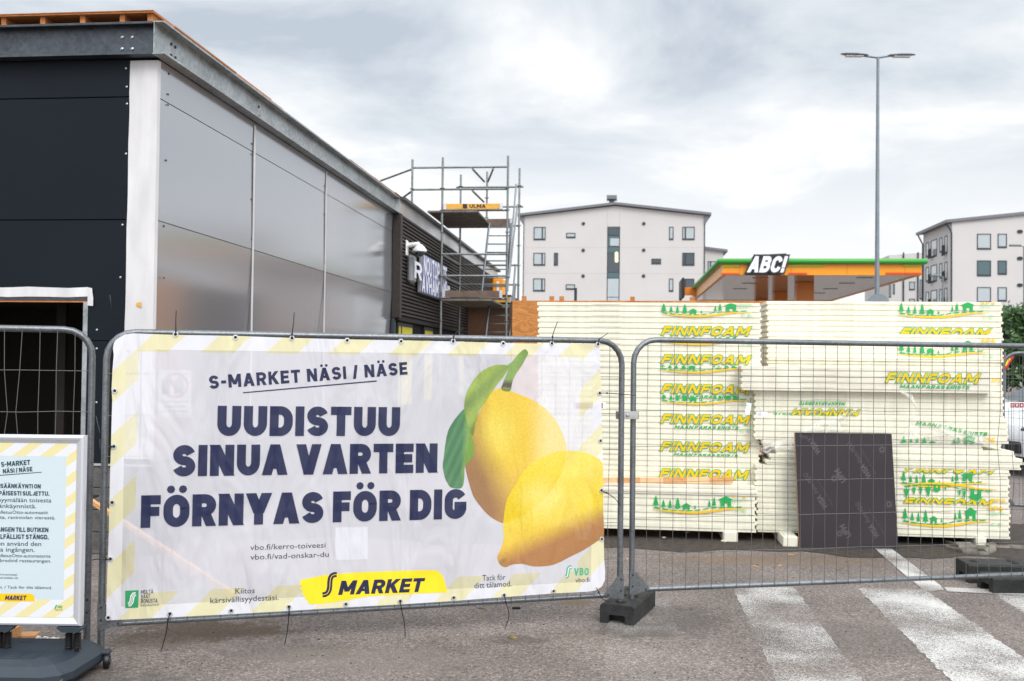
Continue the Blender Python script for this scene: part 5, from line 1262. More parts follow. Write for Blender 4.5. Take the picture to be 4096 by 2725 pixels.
# rental company plates wired to the mesh
def fence_sign(label, P, x0px, yT, yB, u_off=0):
    u, v = P.px(x0px, (yT + yB) / 2); h = .048; Lg = .245
    t = thing('fence_plate', label, 'sign', P.pt(u, v, .028), math.atan2(P.u.y, P.u.x), 'small lettered plates on the fence')
    b = MB(); b.bbox(0, -.002, -h / 2, Lg, .002, h / 2, .0005); b.build('plate', MT['white'], t, local=True)
    Q = Plane((0, -.002, 0), (1, 0, 0))
    for i, chh in enumerate('CRAMO'):
        x = .022 + i * .041; b = MB(); b.box(x, -.0035, -.018, x + .036, -.0021, .018); b.build('letter_tile', MT['crimson'], t, local=True)
        b = MB(); letter(b, Q, chh, (x + .009, -.010), (x + .027, -.010), .021, .2, off=.0018); b.build('lettering', MT['white'], t, local=True)
PBn = Plane(B0, bd); PRt = Plane(R0, R1 - R0); PBb = Plane(B0 - PBn.n * 0.02, bd)
fence_sign('small lettered rental plate on the mesh at the far right', PRt, 4022, 1608, 1633)
u_, v_ = PBn.px(2288, 1622)
t = thing('fence_plate', 'small lettered rental plate half hidden behind the banner edge', 'sign', PBn.pt(u_, v_, .026), math.atan2(bd.y, bd.x), 'small lettered plates on the fence')
MB().bbox(0, -.002, -.024, .245, .002, .024, .0005).build('plate', MT['white'], t, local=True)
Q = Plane((0, -.002, 0), (1, 0, 0))
for i, chh in enumerate('CRAMO'):
    x = .022 + i * .041; MB().box(x, -.0035, -.018, x + .036, -.0021, .018).build('letter_tile', MT['crimson'], t, local=True)
    b = MB(); letter(b, Q, chh, (x + .009, -.010), (x + .027, -.010), .021, .2, off=.0018); b.build('lettering', MT['white'], t, local=True)
# metal tags wired to the mesh
for label, x, y, tilt, num in (('dented tilted metal tag wired to the mesh', 2985, 1635, -.3, ''), ('metal tag marked B-9 wired to the mesh', 3040, 1657, .0, 'B-9')):
    u, v = PRt.px(x, y); t = thing('metal_tag', label, 'tag', PRt.pt(u, v, .03), math.atan2(PRt.u.y, PRt.u.x), 'metal tags on the mesh')
    Mx = Matrix.Rotation(tilt + (-1.1 if tilt else 0), 4, 'Y'); b = MB(); b.bbox(-.044, -.002, -.021, .044, .002, .021, .0008, Mx); po = b.build('plate', MT['white'], t, local=True)
    MB().tube([(-.005, -.004, .018), (-.03, -.01, .05), (.0, -.006, .075), (.02, -.012, .10)], .0015, 5).build('wire', MT['alu'], t, local=True)
    if num:
        bb = MB(); letter(bb, Plane((0, -.002, 0), (1, 0, 0)), num, (-.03, -.012), (.03, -.012), .024, .14, off=.001); bb.build('lettering', MT['alu'], t, local=True)

# ------------------------------------------------------------------ the banner
BN = Plane(B0 + PBn.n * .045, bd)
bz = math.atan2(bd.y, bd.x)
bn = thing('lemon_banner', 'big white mesh banner with navy headline and printed lemons', 'banner', BN.o, bz)
outline = [(455, 1375), (462, 1362), (478, 1350), (500, 1338), (530, 1334), (700, 1340), (940, 1344), (1170, 1352), (1400, 1358), (1600, 1362), (1810, 1366), (2010, 1372), (2210, 1376), (2398, 1376), (2401, 1470), (2405, 1570), (2408, 1680), (2410, 1760), (2412, 1870), (2413, 1960), (2414, 2060), (2415, 2160), (2417, 2240), (2421, 2290), (2420, 2320), (2408, 2346), (2385, 2362), (2350, 2367), (2215, 2374), (2015, 2389), (1815, 2404), (1600, 2418), (1380, 2430), (1155, 2444), (925, 2457), (680, 2470), (430, 2482), (425, 2478), (426, 2400), (429, 2300), (433, 2200), (436, 2100), (438, 2000), (440, 1900), (444, 1780), (446, 1700), (449, 1600), (446, 1560), (450, 1480), (455, 1420), (452, 1395)]
uv = [BN.px(x, y) for x, y in outline]
U0, U1 = BN.px(436, 1900)[0], BN.px(2413, 1900)[0]; Z0, Z1 = BN.px(1400, 2430)[1], BN.px(1400, 1358)[1]
i0, i1 = BN.px(545, 1900)[0], BN.px(2315, 1900)[0]; iz0, iz1 = BN.px(1400, 2330)[1], BN.px(1400, 1418)[1]
MT['banner'] = banner_material('banner_fabric', (.72, .72, .77), .26, (i0, i1, iz0, iz1, U0, U1, Z0, Z1, .085, .40, .30))
MT['b_navy'] = banner_material('banner_navy_print', C('141c46'), .10)
MT['b_dark'] = banner_material('banner_dark_print', C('2a2c44'), .05)
MT['b_yellow'] = banner_material('banner_yellow_print', C('f4d916'), .06)
MT['b_green'] = banner_material('banner_green_print', C('25945c'), .04)
MT['b_mint'] = banner_material('banner_mint_print', C('46ae83'), .04)
MT['b_white'] = banner_material('banner_white_print', (.80, .80, .82), .02)
MT['b_panel'] = banner_material('banner_pale_panel', (.69, .69, .75), .14)
MT['b_fruit'] = banner_material('banner_fruit_print', None, .20, attr=True)
b = MB(); b.poly([BN.pt(u, v) for u, v in uv][::-1]); b.build('sheet', MT['banner'], bn)
def line(txt, x0, y0, x1, y1, ytop, wt=.26, name='lettering', m='b_navy', **k):
    if 'headline' in name: k['off'] = .0032
    p0, p1 = BN.px(x0, y0), BN.px(x1, y1); q = BN.px(x0, ytop); h = q[1] - p0[1]
    b = MB(); letter(b, BN, txt, p0, p1, h, wt, **k); return b.build(name, MT[m], bn)
def F(x, y): return 520 + x / 1.708, 1400 + y / 1.708
line('UUDISTUU', *F(594, 588), *F(1842, 588), F(594, 381)[1], .285, name='headline_lettering', track=.085)
line('SINUA VARTEN', *F(290, 865), *F(2098, 838), F(290, 650)[1], .285, name='headline_lettering', track=.085)
line('FÖRNYAS FÖR DIG', *F(72, 1216), *F(2296, 1152), F(72, 994)[1], .285, name='headline_lettering', track=.085)
line('S-MARKET NÄSI / NÄSE', *F(543, 268), *F(1897, 168), F(543, 177)[1], .23, name='store_lettering', track=.16, sp=.34)
b = MB(); q = [BN.px(*F(*p)) for p in ((772, 297), (1686, 217), (1686, 208), (772, 289))]; b.poly([BN.pt(u, v, .0016) for u, v in q]); b.build('underline', MT['b_navy'], bn)
def H_(x, y): return 1000 + x / 1.6255, 2050 + y / 1.6255
def K_(x, y): return 400 + x / 1.9, 1900 + y / 1.9
def small(txt, p0, p1, ytop, m='b_dark', bold=.0, off=.0018):
    a, c = BN.px(*p0), BN.px(*p1); h = (BN.px(p0[0], ytop)[1] - a[1]) * 1.18; b = MB(); small_text(b, BN, txt, a, c, h, off, bold); return b.build('small_lettering', MT[m], bn)
small('vbo.fi/kerro-toiveesi', K_(1142, 572), K_(1713, 552), K_(0, 536)[1])
small('vbo.fi/vad-onskar-du', K_(1142, 645), K_(1738, 622), K_(0, 610)[1])
small('Kiitos', K_(1028, 903), K_(1175, 899), K_(0, 866)[1]); small('kärsivällisyydestäsi.', K_(838, 975), K_(1357, 950), K_(0, 938)[1])
small('Tack för', H_(1510, 444), H_(1660, 438), H_(0, 412)[1]); small('ditt tålamod.', H_(1458, 494), H_(1700, 480), H_(0, 462)[1])
small('vbo.fi', H_(2115, 455), H_(2205, 451), H_(0, 430)[1])
line('VBO', *H_(2106, 411), *H_(2202, 408), H_(0, 362)[1], .22, m='b_mint', track=.14)
for i, (txt, x1, y) in enumerate((('MEILTÄ', 404, 905), ('SAAT', 381, 940), ('BONUSTA', 437, 973))): line(txt, *K_(311, y), *K_(x1, y - 4), K_(0, y - 30)[1], .155, m='b_dark', off=.002, track=.14)
small('S-Etukortti.fi', K_(308, 999), K_(446, 994), K_(0, 985)[1])
# yellow brush stroke with the store mark
ys = [(323, 440), (500, 405), (700, 390), (950, 380), (1180, 375), (1215, 378), (1240, 395), (1265, 440), (1282, 515), (1262, 522), (1000, 530), (760, 548), (600, 575), (430, 597), (385, 597), (375, 575), (355, 560), (358, 545), (335, 530), (345, 512), (325, 495), (342, 480), (318, 468), (330, 455)]
b = MB(); b.poly([BN.pt(*BN.px(*H_(x, y)), .0012) for x, y in ys][::-1]); b.build('brush_stroke', MT['b_yellow'], bn)
def ess(pts, w_, m, off, name='store_mark'):
    q = [Vector(BN.px(*p)) for p in pts]; b = MB()
    for f in ribbon(q, w_, 0): b.poly([BN.pt(x.x, x.y, off) for x in f])
    return b.build(name, MT[m], bn)
es = [(564, 404), (545, 405), (530, 414), (522, 430), (519, 452), (518, 480), (514, 505), (504, 524), (490, 533), (471, 536)]
ess([H_(*p) for p in es], .017, 'b_navy', .0020); ess([H_(x + 1, y) for x, y in es], .0018, 'b_yellow', .0026)
line('MARKET', *H_(572, 537), *H_(1118, 516), H_(0, 445)[1], .24, m='b_navy', off=.0022, shear=.22, track=.09, wide=1.0)
em_ = [(2092, 355), (2080, 356), (2071, 364), (2068, 380), (2066, 400), (2062, 414), (2053, 420)]
ess([H_(*p) for p in em_], .013, 'b_mint', .0018, 'cooperative_mark'); ess([H_(*p) for p in em_], .0035, 'b_white', .0026, 'cooperative_mark'); 
b = MB(); gx = [(192, 880), (294, 875), (291, 1008), (192, 1013)]; b.poly([BN.pt(*BN.px(*K_(x, y)), .0014) for x, y in gx][::-1]); b.build('green_tile', MT['b_green'], bn)
eb_ = [(272, 906), (256, 909), (247, 922), (243, 945), (238, 968), (228, 982), (214, 986)]
ess([K_(*p) for p in eb_], .0125, 'b_white', .0020, 'cooperative_mark'); ess([K_(*p) for p in eb_], .0062, 'b_green', .0026, 'cooperative_mark'); ess([K_(*p) for p in eb_], .0022, 'b_white', .0032, 'cooperative_mark')
b = MB(); qx = [(1788, 400), (2034, 395), (2034, 640), (1788, 650)]; b.poly([BN.pt(*BN.px(*K_(x, y)), .0012) for x, y in qx][::-1]); b.build('blank_panel', MT['b_panel'], bn)
# printed fruit: flat colour picture (a gradient in the print itself)
def J(x, y): return 1600 + x / 1.6506, 1350 + y / 1.6505
def mixc(a, b, t): t = min(1, max(0, t)); return tuple(x + (y - x) * t for x, y in zip(a, b))
def fruit(pts, cen, colf, name, off, rings=14, sub=4):
    P_ = []
    n0 = len(pts)
    for i in range(n0):
        p0, p1, p2, p3 = (Vector(pts[(i + k) % n0]) for k in (-1, 0, 1, 2))
        for s in range(sub):
            t = s / sub; P_.append(.5 * ((2 * p1) + (p2 - p0) * t + (2 * p0 - 5 * p1 + 4 * p2 - p3) * t * t + (3 * p1 - p0 - 3 * p2 + p3) * t ** 3))
    n = len(P_); c = Vector(cen); vs = [c]; 
    for r_ in range(1, rings + 1):
        for p in P_: vs.append(c + (p - c) * (r_ / rings))
    cols = [colf(v.x, v.y) for v in vs]
    b = MB(); w3 = [BN.pt(*BN.px(*J(v.x, v.y)), off) for v in vs]
    fs = [(0, 1 + (i + 1) % n, 1 + i) for i in range(n)]
    for r_ in range(rings - 1):
        for i in range(n):
            a, d = 1 + r_ * n + i, 1 + r_ * n + (i + 1) % n; fs.append((a, d, d + n, a + n))
    b.add(w3, fs); return b.build(name, MT['b_fruit'], bn, colors=cols)
YEL, LYE, ORA, BRO = C('f0cc14'), C('f7e04a'), C('e09a2a'), C('a86a2c')
def lem1(x, y):
    c = mixc(YEL, LYE, 1 - math.hypot((x - 650) / 150, (y - 620) / 190))
    c = mixc(c, C('f9dd86'), (x - 830) / 160)
    c = mixc(c, C('dfae34'), (y - 780) / 300 * .9)
    e = (605 - x + max(0, (y - 640)) * .42 - max(0, y - 1000) * .15) / 190
    return mixc(c, C('94602c'), min(e, 1) * .92)
def lem2(x, y):
    c = mixc(C('f3d51c'), C('f8ea7a'), 1 - math.hypot((x - 920) / 190, (y - 1040) / 160))
    c = mixc(c, C('f4e04a'), (1000 - y) / 200)
    t = (y - 1180 - (1050 - x) * .16) / 190
    c = mixc(c, C('f0bc10'), t * .8 if x < 880 else t)
    c = mixc(c, C('b0701e'), (y - 1235 - (1000 - x) * .45) / 130)
    return mixc(c, C('5a3a20'), 1.2 - math.hypot(x - 672, y - 1482) / 22)
fruit([(660, 335), (700, 345), (745, 360), (800, 380), (860, 405), (920, 440), (975, 485), (1030, 550), (1070, 625), (1095, 700), (1100, 745), (1090, 820), (1050, 930), (980, 1040), (880, 1130), (780, 1190), (690, 1225), (640, 1210), (585, 1175), (530, 1115), (485, 1050), (455, 960), (435, 880), (430, 820), (445, 740), (460, 640), (490, 560), (530, 480), (560, 420), (600, 360)], (740, 780), lem1, 'printed_lemon', .0009)
fruit([(985, 770), (1050, 752), (1130, 748), (1210, 755), (1270, 780), (1336, 828), (1339, 980), (1342, 1150), (1346, 1312), (1310, 1340), (1220, 1400), (1120, 1450), (1030, 1495), (960, 1510), (880, 1512), (810, 1495), (740, 1500), (700, 1517), (665, 1505), (645, 1470), (645, 1440), (670, 1380), (685, 1320), (680, 1250), (690, 1150), (710, 1060), (750, 990), (820, 880), (900, 810)], (1000, 1130), lem2, 'printed_lemon', .0013, sub=3)
DG, LG = C('2f7a3c'), C('8aa83a')
fruit([(430, 470), (370, 530), (320, 610), (300, 700), (290, 780), (282, 850), (295, 920), (312, 960), (340, 992), (408, 992), (425, 920), (430, 850), (480, 790), (490, 720), (465, 630), (440, 540)], (385, 760), lambda x, y: mixc(mixc(C('2a6e3e'), C('3f8f4a'), math.sin(x * .11 + y * .05) * .5 + .3), C('7aa845'), (x - 395 - abs(y - 900) * .06) / 40), 'printed_leaf', .0017)
fruit([(715, 185), (650, 180), (590, 195), (530, 230), (480, 290), (440, 360), (425, 430), (425, 480), (440, 560), (470, 640), (484, 640), (500, 560), (520, 490), (560, 430), (600, 370), (650, 300), (690, 250), (715, 205)], (530, 360), lambda x, y: mixc(C('9ab440'), C('6f9034'), .5 + .5 * math.sin((x + y) * .03) - (560 - y) / 900), 'printed_leaf', .0021)
fruit([(820, 78), (840, 90), (842, 115), (800, 190), (760, 250), (740, 300), (725, 355), (670, 345), (680, 300), (700, 250), (715, 210), (710, 185), (740, 160), (780, 110)], (745, 215), lambda x, y: mixc(mixc(C('7fa843'), C('5d8a38'), (x - 760) / 80), C('4a3a20'), (y - 275) / 30 if y < 330 else .4), 'printed_stem', .0025)
# eyelets
D_ = 1.7378
MT['eyelet'] = mat('bright_eyelet', (.68, .69, .70), .3, metal=.6)
eyes = [(404, 770), (542, 777), (672, 779), (799, 784), (923, 786), (1043, 786), (1158, 791), (1270, 791), (1376, 793), (249, 1422), (391, 1413), (532, 1406), (665, 1397), (796, 1391), (921, 1384), (1044, 1376), (1160, 1370), (1274, 1361), (264, 900), (262, 1028), (258, 1157), (254, 1287), (1380, 905), (1382, 1015), (1384, 1129), (1385, 1241)]
for x, y in eyes:
    u, v = BN.px(x * D_, y * D_); c = BN.pt(u, v, .003)
    ey = MB().torus(c, BN.n, .0130, .0050, 16, 6).build('eyelet', MT['eyelet'], bn, True)
    MB().lathe([(.009, -.0015), (.009, .0002)], c, BN.n, 12).build('eyelet_hole', MT['black'], ey)
# cable ties
def tie(label, pts, knot=0):
    q = [BN.pt(*BN.px(x * D_, y * D_), .012 + .006 * math.sin(i)) for i, (x, y) in enumerate(pts)]
    t = thing('cable_tie', label, 'cable tie', q[0], 0, 'black cable ties on the banner')
    # smooth the tail
    P_ = []
    for i in range(len(q) - 1):
        p0, p1, p2, p3 = q[max(i - 1, 0)], q[i], q[i + 1], q[min(i + 2, len(q) - 1)]
        for s in range(5):
            k = s / 5; P_.append(.5 * ((2 * p1) + (p2 - p0) * k + (2 * p0 - 5 * p1 + 4 * p2 - p3) * k * k + (3 * p1 - p0 - 3 * p2 + p3) * k ** 3))
    P_.append(q[-1]); MB().tube(P_, [.0034] * (len(P_) - 6) + [.003] * 5 + [.0016], 6).build('strap', MT['tie'], t, True)
    kq = q[min(knot, len(q) - 1)]; MB().lathe([(.006, -.006), (.006, .006)], kq, BN.v, 8).build('head', MT['tie'], t)
tie('cable tie with a straight tail at the top, above the no-entry sign', [(404, 771), (405, 762), (405, 740), (406, 715)], 1)
tie('cable tie with a leaning tail above the word MARKET', [(672, 780), (672, 770), (675, 745), (677, 719)], 1)
tie('short cable tie on the top rail above the lemon leaf', [(1043, 787), (1043, 775), (1052, 764), (1066, 756)], 1)
tie('cable tie leaning right on the top rail above the lemon stalk', [(1270, 792), (1270, 775), (1275, 758), (1282, 741)], 1)
tie('cable tie at the upper right corner of the banner', [(1376, 794), (1377, 782), (1386, 775), (1398, 767)], 1)
tie('curved cable tie hanging at the lower left of the banner', [(391, 1414), (387, 1425), (383, 1455), (371, 1498)], 1)
tie('cable tie hanging under the word of thanks, left of the yellow stroke', [(665, 1398), (665, 1412), (661, 1450), (655, 1482)], 1)
tie('cable tie hanging below the yellow brush stroke', [(921, 1385), (923, 1400), (930, 1435), (932, 1465)], 1)
tie('curved cable tie hanging below the fruit', [(1160, 1371), (1163, 1385), (1170, 1415), (1161, 1446)], 1)
tie('cable tie at the lower right corner beside the base block', [(1372, 1352), (1376, 1362), (1386, 1378), (1405, 1385)], 1)
tie('level cable tie from the banner to the fence posts', [(1380, 905), (1395, 905), (1425, 907), (1462, 910)], 1)
tie('arched cable tie beside the second lemon', [(1384, 1130), (1394, 1134), (1412, 1146), (1426, 1162)], 1)
tie('stub cable tie at the upper left edge of the banner', [(262, 1028), (256, 1028), (250, 1028)], 1)
tie('level cable tie between the banner and the left fence post', [(254, 1287), (245, 1286), (225, 1286), (213, 1288)], 1)
# no-entry sign wired to the mesh behind the banner fabric
NS = Plane(B0 - PBn.n * .06, bd)
(u0, v1), (u1, v0) = NS.px(634, 1480), NS.px(766, 1668)
ns_ = thing('no_entry_sign', 'white no-entry site sign with a raised hand, showing through the banner', 'sign', NS.pt((u0 + u1) / 2, v0), bz)
b = MB(); b.prism([NS.pt(u0, v0), NS.pt(u1, v0), NS.pt(u1, v1), NS.pt(u0, v1)][::-1], -NS.n * .003); b.build('plate', MT['white'], ns_)
cu, cv = (u0 + u1) / 2, v1 - (u1 - u0) * .48; rr = (u1 - u0) * .40
b = MB(); n = 32
for i in range(n):
    a0, a1 = 2 * math.pi * i / n, 2 * math.pi * (i + 1) / n
    b.poly([NS.pt(cu + rr * math.cos(a0), cv + rr * math.sin(a0), .002), NS.pt(cu + rr * math.cos(a1), cv + rr * math.sin(a1), .002), NS.pt(cu + rr * .8 * math.cos(a1), cv + rr * .8 * math.sin(a1), .002), NS.pt(cu + rr * .8 * math.cos(a0), cv + rr * .8 * math.sin(a0), .002)][::-1])
k = rr * .64; b.poly([NS.pt(cu - k - .008, cv + k - .008, .0024), NS.pt(cu + k - .008, cv - k - .008, .0024), NS.pt(cu + k + .008, cv - k + .008, .0024), NS.pt(cu - k + .008, cv + k + .008, .0024)])
b.build('red_ring', MT['red'], ns_)
b = MB()
for f, (dx, hh) in enumerate(((-.028, .05), (-.014, .062), (.0, .066), (.014, .058))):
    x = cu + .03 + dx; b.poly([NS.pt(x - .005, cv - .01, .003), NS.pt(x + .005, cv - .01, .003), NS.pt(x + .004, cv - .01 + hh, .003), NS.pt(x - .004, cv - .01 + hh, .003)])
b.poly([NS.pt(cu, cv - .045, .0032), NS.pt(cu + .045, cv - .045, .0032), NS.pt(cu + .05, cv - .009, .0032), NS.pt(cu - .004, cv - .009, .0032)])
b.poly([NS.pt(cu + .046, cv - .03, .0034), NS.pt(cu + .062, cv + .0, .0034), NS.pt(cu + .056, cv + .006, .0034), NS.pt(cu + .04, cv - .012, .0034)])
hc = (cu - .055, cv + .0); b.poly([NS.pt(hc[0] + .026 * math.cos(a * .52), hc[1] + .02 + .022 * math.sin(a * .52), .003) for a in range(12)]); b.poly([NS.pt(hc[0] - .024, hc[1] - .055, .0032), NS.pt(hc[0] + .02, hc[1] - .055, .0032), NS.pt(hc[0] + .02, hc[1] + .01, .0032), NS.pt(hc[0] - .024, hc[1] + .01, .0032)])
b.build('hand_symbol', MT['ink'], ns_)
b = MB()
for i, tx in enumerate(('Työmaa-alue', 'Asiattomilta', 'pääsy kielletty')):
    ww = (u1 - u0) * (.8, .68, .84)[i] / 2; vv = v0 + (v1 - v0) * (.31 - i * .105); small_text(b, NS, tx, (cu - ww, vv), (cu + ww, vv), .015, .002, .02)
b.build('lettering', MT['ink'], ns_)

# ------------------------------------------------------------------ poster stand at the lower left
YP = 5.76
SP = at(72, 2500, YP); SP.z = 0
ps = thing('poster_stand', 'wheeled poster stand with a framed notice beside the left fence post', 'poster stand', (SP.x, YP, 0))
PP = Plane((0, YP, 0), (1, 0, 0))
(uR, zT) = PP.px(343, 1741); (_, zB) = PP.px(340, 2506); uL = uR - .78
def fprism(pts, m, name, th=.03): # bevelled frame piece
    b = MB(); b.prism([PP.pt(u, v, .012) for u, v in pts][::-1], -PP.n * th); return b.build(name, m, ps)
fw = .048
b = MB()
def side(a0, a1, c0, c1):  # outer a0->a1, inner c0->c1 with a raised rounded lip
    prof = [(0, .0), (.12, .012), (.35, .016), (.62, .012), (.70, .008), (1, .002)]
    for i in range(len(prof) - 1):
        (t0, d0), (t1, d1) = prof[i], prof[i + 1]
        l = lambda p, q, t: (p[0] + (q[0] - p[0]) * t, p[1] + (q[1] - p[1]) * t)
        p_ = [l(a0, c0, t0), l(a1, c1, t0), l(a1, c1, t1), l(a0, c0, t1)]; dd = [d0, d0, d1, d1]
        b.poly([PP.pt(u, v, d) for (u, v), d in zip(p_, dd)])
o_ = [(uL, zB), (uR, zB), (uR, zT), (uL, zT)]; i_ = [(uL + fw, zB + fw), (uR - fw, zB + fw), (uR - fw, zT - fw), (uL + fw, zT - fw)]
for k in range(4): side(o_[k], o_[(k + 1) % 4], i_[k], i_[(k + 1) % 4])
b.build('snap_frame', MT['frame_alu'], ps, True)
b = MB(); b.box(uL + .002, YP + .001, zB + .002, uR - .002, YP + .03, zT - .002); b.build('backing', MT['frame_alu'], ps)
psz = .034
pu0, pu1, pz0, pz1 = uL + .049, uR - .049, zB + .049, zT - .049
MT['poster'] = None
def poster_material():
    global nt
    m = bpy.data.materials.new('poster_paper'); m.use_nodes = True; nt = m.node_tree; bsd = nt.nodes['Principled BSDF']; bsd.inputs['Roughness'].default_value = .3
    t = N('ShaderNodeTexCoord'); sx = N('ShaderNodeSeparateXYZ'); L(t.outputs['Object'], sx.inputs[0]); u, z = sx.outputs[0], sx.outputs[2]
    f = M_('FRACT', M_('ADD', M_('DIVIDE', M_('SUBTRACT', u, M_('MULTIPLY', z, 1.35)), .160), .1)); st = M_('LESS_THAN', f, .5)
    a, c, e, g_ = PP.px(268, 1900)[0] - SP.x, PP.px(255, 2400)[1], PP.px(260, 1826)[1], uL + .09 - SP.x
    inn = M_('MULTIPLY', M_('MULTIPLY', M_('GREATER_THAN', u, g_), M_('LESS_THAN', u, a - .004)), M_('MULTIPLY', M_('GREATER_THAN', z, c), M_('LESS_THAN', z, e)))
    mm = N('ShaderNodeMix', data_type='RGBA'); L(st, mm.inputs[0]); mm.inputs[6].default_value = (.70, .71, .76, 1); mm.inputs[7].default_value = (.72, .65, .34, 1)
    m3 = N('ShaderNodeMix', data_type='RGBA'); L(inn, m3.inputs[0]); L(mm.outputs[2], m3.inputs[6]); m3.inputs[7].default_value = (.55, .635, .68, 1)
    L(m3.outputs[2], bsd.inputs['Base Color'])
    n = N('ShaderNodeTexNoise'); n.inputs['Scale'].default_value = 14; L(t.outputs['Object'], n.inputs['Vector']); bp = N('ShaderNodeBump'); bp.inputs['Strength'].default_value = .12; bp.inputs['Distance'].default_value = .01; L(n.outputs[0], bp.inputs['Height']); L(bp.outputs[0], bsd.inputs['Normal'])
    return m
MT['poster'] = poster_material()
b = MB(); b.poly([PP.pt(pu0, pz0, .001), PP.pt(pu1, pz0, .001), PP.pt(pu1, pz1, .001), PP.pt(pu0, pz1, .001)]); b.build('poster', MT['poster'], ps)
def V_(x, y): return x / 1.53, 1700 + y / 1.53
cxp = (uL + uR) / 2 - .03
def ptext(txt, xr, y, h, kind, tilt=0, cwid=None):
    """right end at photo pixel xr; the rest runs left, out of the frame"""
    ur, v = PP.px(*V_(xr, y)); hh = h / 1.53 / FPX * YP
    b = MB()
    if kind == 'b':
        _, wd = caps(txt, .22, 0, .10); wdt = wd * hh * .95; letter(b, PP, txt, (ur - wdt, v - tilt * wdt), (ur, v), hh, .22, 0, .0022, track=.10)
    else:
        wdt = len(txt) * hh * kind; small_text(b, PP, txt, (ur - wdt, v), (ur, v), hh, .0022, .004)
    b.build('notice_lettering', MT['poster_ink'], ps)
ptext('S-MARKET', 187, 243, 30, 'b', .09); ptext('NÄSI / NÄSE', 200, 283, 27, 'b', .09)
b = MB(); q = [PP.px(*V_(*p)) for p in ((-90, 318), (257, 291), (257, 287), (-90, 313))]; b.poly([PP.pt(u, v, .0022) for u, v in q]); b.build('underline', MT['poster_ink'], ps)
ptext('SISÄÄNKÄYNTI ON', 250, 389, 26, 'b'); ptext('TILAPÄISESTI SULJETTU.', 303, 434, 27, 'b')
ptext('Käynti myymälään toisesta', 315, 474, 26, .71); ptext('sisäänkäynnistä.', 223, 510, 26, .71)
ptext('TalletusOtto-automaatit', 295, 546, 20, .70); ptext('parkkitiloista, ravintolan vierestä.', 339, 578, 20, .70)
ptext('INGÅNGEN TILL BUTIKEN', 297, 656, 27, 'b'); ptext('TILLFÄLLIGT STÄNGD.', 299, 700, 28, 'b')
ptext('Vänligen använd den', 253, 741, 27, .74); ptext('andra ingången.', 213, 777, 27, .74)
ptext('TalletusOtto-automaterna', 310, 812, 20, .70); ptext('i p-hallens, bredvid restaurangen.', 314, 842, 20, .70)
ptext('vbo.fi/kerro-toiveesi', 105, 922, 13, .70); ptext('vbo.fi/vad-onskar-du', 112, 942, 13, .70)
ptext('Kiitos kärsivällisyydestäsi. / Tack för ditt tålamod.', 318, 1004, 17, .68); ptext('vbo.fi', 382, 1136, 9, .85)
b = MB(); q = [PP.px(*V_(*p)) for p in ((-100, 1080), (214, 1080), (210, 1050), (200, 1036), (180, 1032), (-100, 1032))]; b.poly([PP.pt(u, v, .0018) for u, v in q]); b.build('yellow_stroke', MT['pyellow'], ps)
(ur, v) = PP.px(*V_(163, 1073)); b = MB(); letter(b, PP, 'MARKET', (ur - .125, v), (ur - .004, v), .027, .23, 0, .0028, .2); b.build('store_lettering', MT['navy'], ps)
(ur, v) = PP.px(*V_(382, 1122)); b = MB(); letter(b, PP, 'VBO', (ur - .028, v), (ur, v), .016, .2, 0, .0024, track=.14)
for f in ribbon([Vector(PP.px(*V_(*p))) for p in ((350, 1104), (344, 1106), (342, 1114), (340, 1121), (335, 1124))], .0035, 0): b.poly([PP.pt(x.x, x.y, .0024) for x in f])
b.build('cooperative_mark', MT['pgreen'], ps)
# foot: clamp, springs, moulded base on wheels
u0, v0 = PP.px(232, 2506); u1, v1 = PP.px(340, 2525)
for sx_ in (0, -.40):
    b = MB(); b.prism([(u0 + sx_, YP - .03, v0), (u1 + sx_, YP - .03, v0), (u1 + sx_ - .03, YP - .03, v1 - .002), (u0 + sx_ + .035, YP - .03, v1 - .002)][::-1], (0, .08, 0)); b.build('spring_clamp', MT['standgrey'], ps)
    for px in (273, 306):
        xx = PP.px(px, 2550)[0] + sx_; b = MB(); pth = [(xx + .019 * math.cos(a * .6), YP + .01 + .019 * math.sin(a * .6), .168 + a * (.088 / 95)) for a in range(96)]; b.tube(pth, .0042, 6); so_ = b.build('spring', MT['tie'], ps, True)
        MB().tube([(xx, YP + .01, .15), (xx, YP + .01, v1)], .013, 8).build('spring_core', MT['black'], so_, True)
def ringp(k, x0, x1, y0, y1, c, z): # chamfered plan outline
    return [(x0 + c, y0, z), (x1 - c * 1.2, y0, z), (x1 - c * .35, y0 + c * .45, z), (x1, y0 + c * 1.3, z), (x1 + .02, y1 - c, z), (x1 - c * .5, y1, z), (x0 + c, y1, z), (x0, y1 - c, z), (x0, y0 + c, z)]
X0, X1 = uL - .12, at(362, 2600, 5.8).x
rs_ = [ringp(0, X0, X1 - .02, 5.47, 6.05, .10, .035), ringp(0, X0, X1, 5.45, 6.07, .10, .06), ringp(0, X0, X1 - .0, 5.45, 6.07, .10, .10), ringp(0, X0 + .03, X1 - .05, 5.49, 6.03, .11, .145), ringp(0, X0 + .08, X1 - .13, 5.55, 5.97, .12, .168)]
b = MB(); n = 9
b.add([p for r_ in rs_ for p in r_], [(i * n + k, i * n + (k + 1) % n, (i + 1) * n + (k + 1) % n, (i + 1) * n + k) for i in range(len(rs_) - 1) for k in range(n)] + [tuple(reversed(range(n))), tuple(range((len(rs_) - 1) * n, len(rs_) * n))])
bo = b.build('base', MT['standgrey'], ps)
b = MB()
for i in range(7):
    for j in range(4):
        x = X1 - .30 - i * .10; y = 5.57 + j * .045
        if i % 3 != 2: b.bbox(x, y, .1682, x + .085, y + .038, .1705, .001)
b.build('tread_pads', MT['standgrey'], bo)
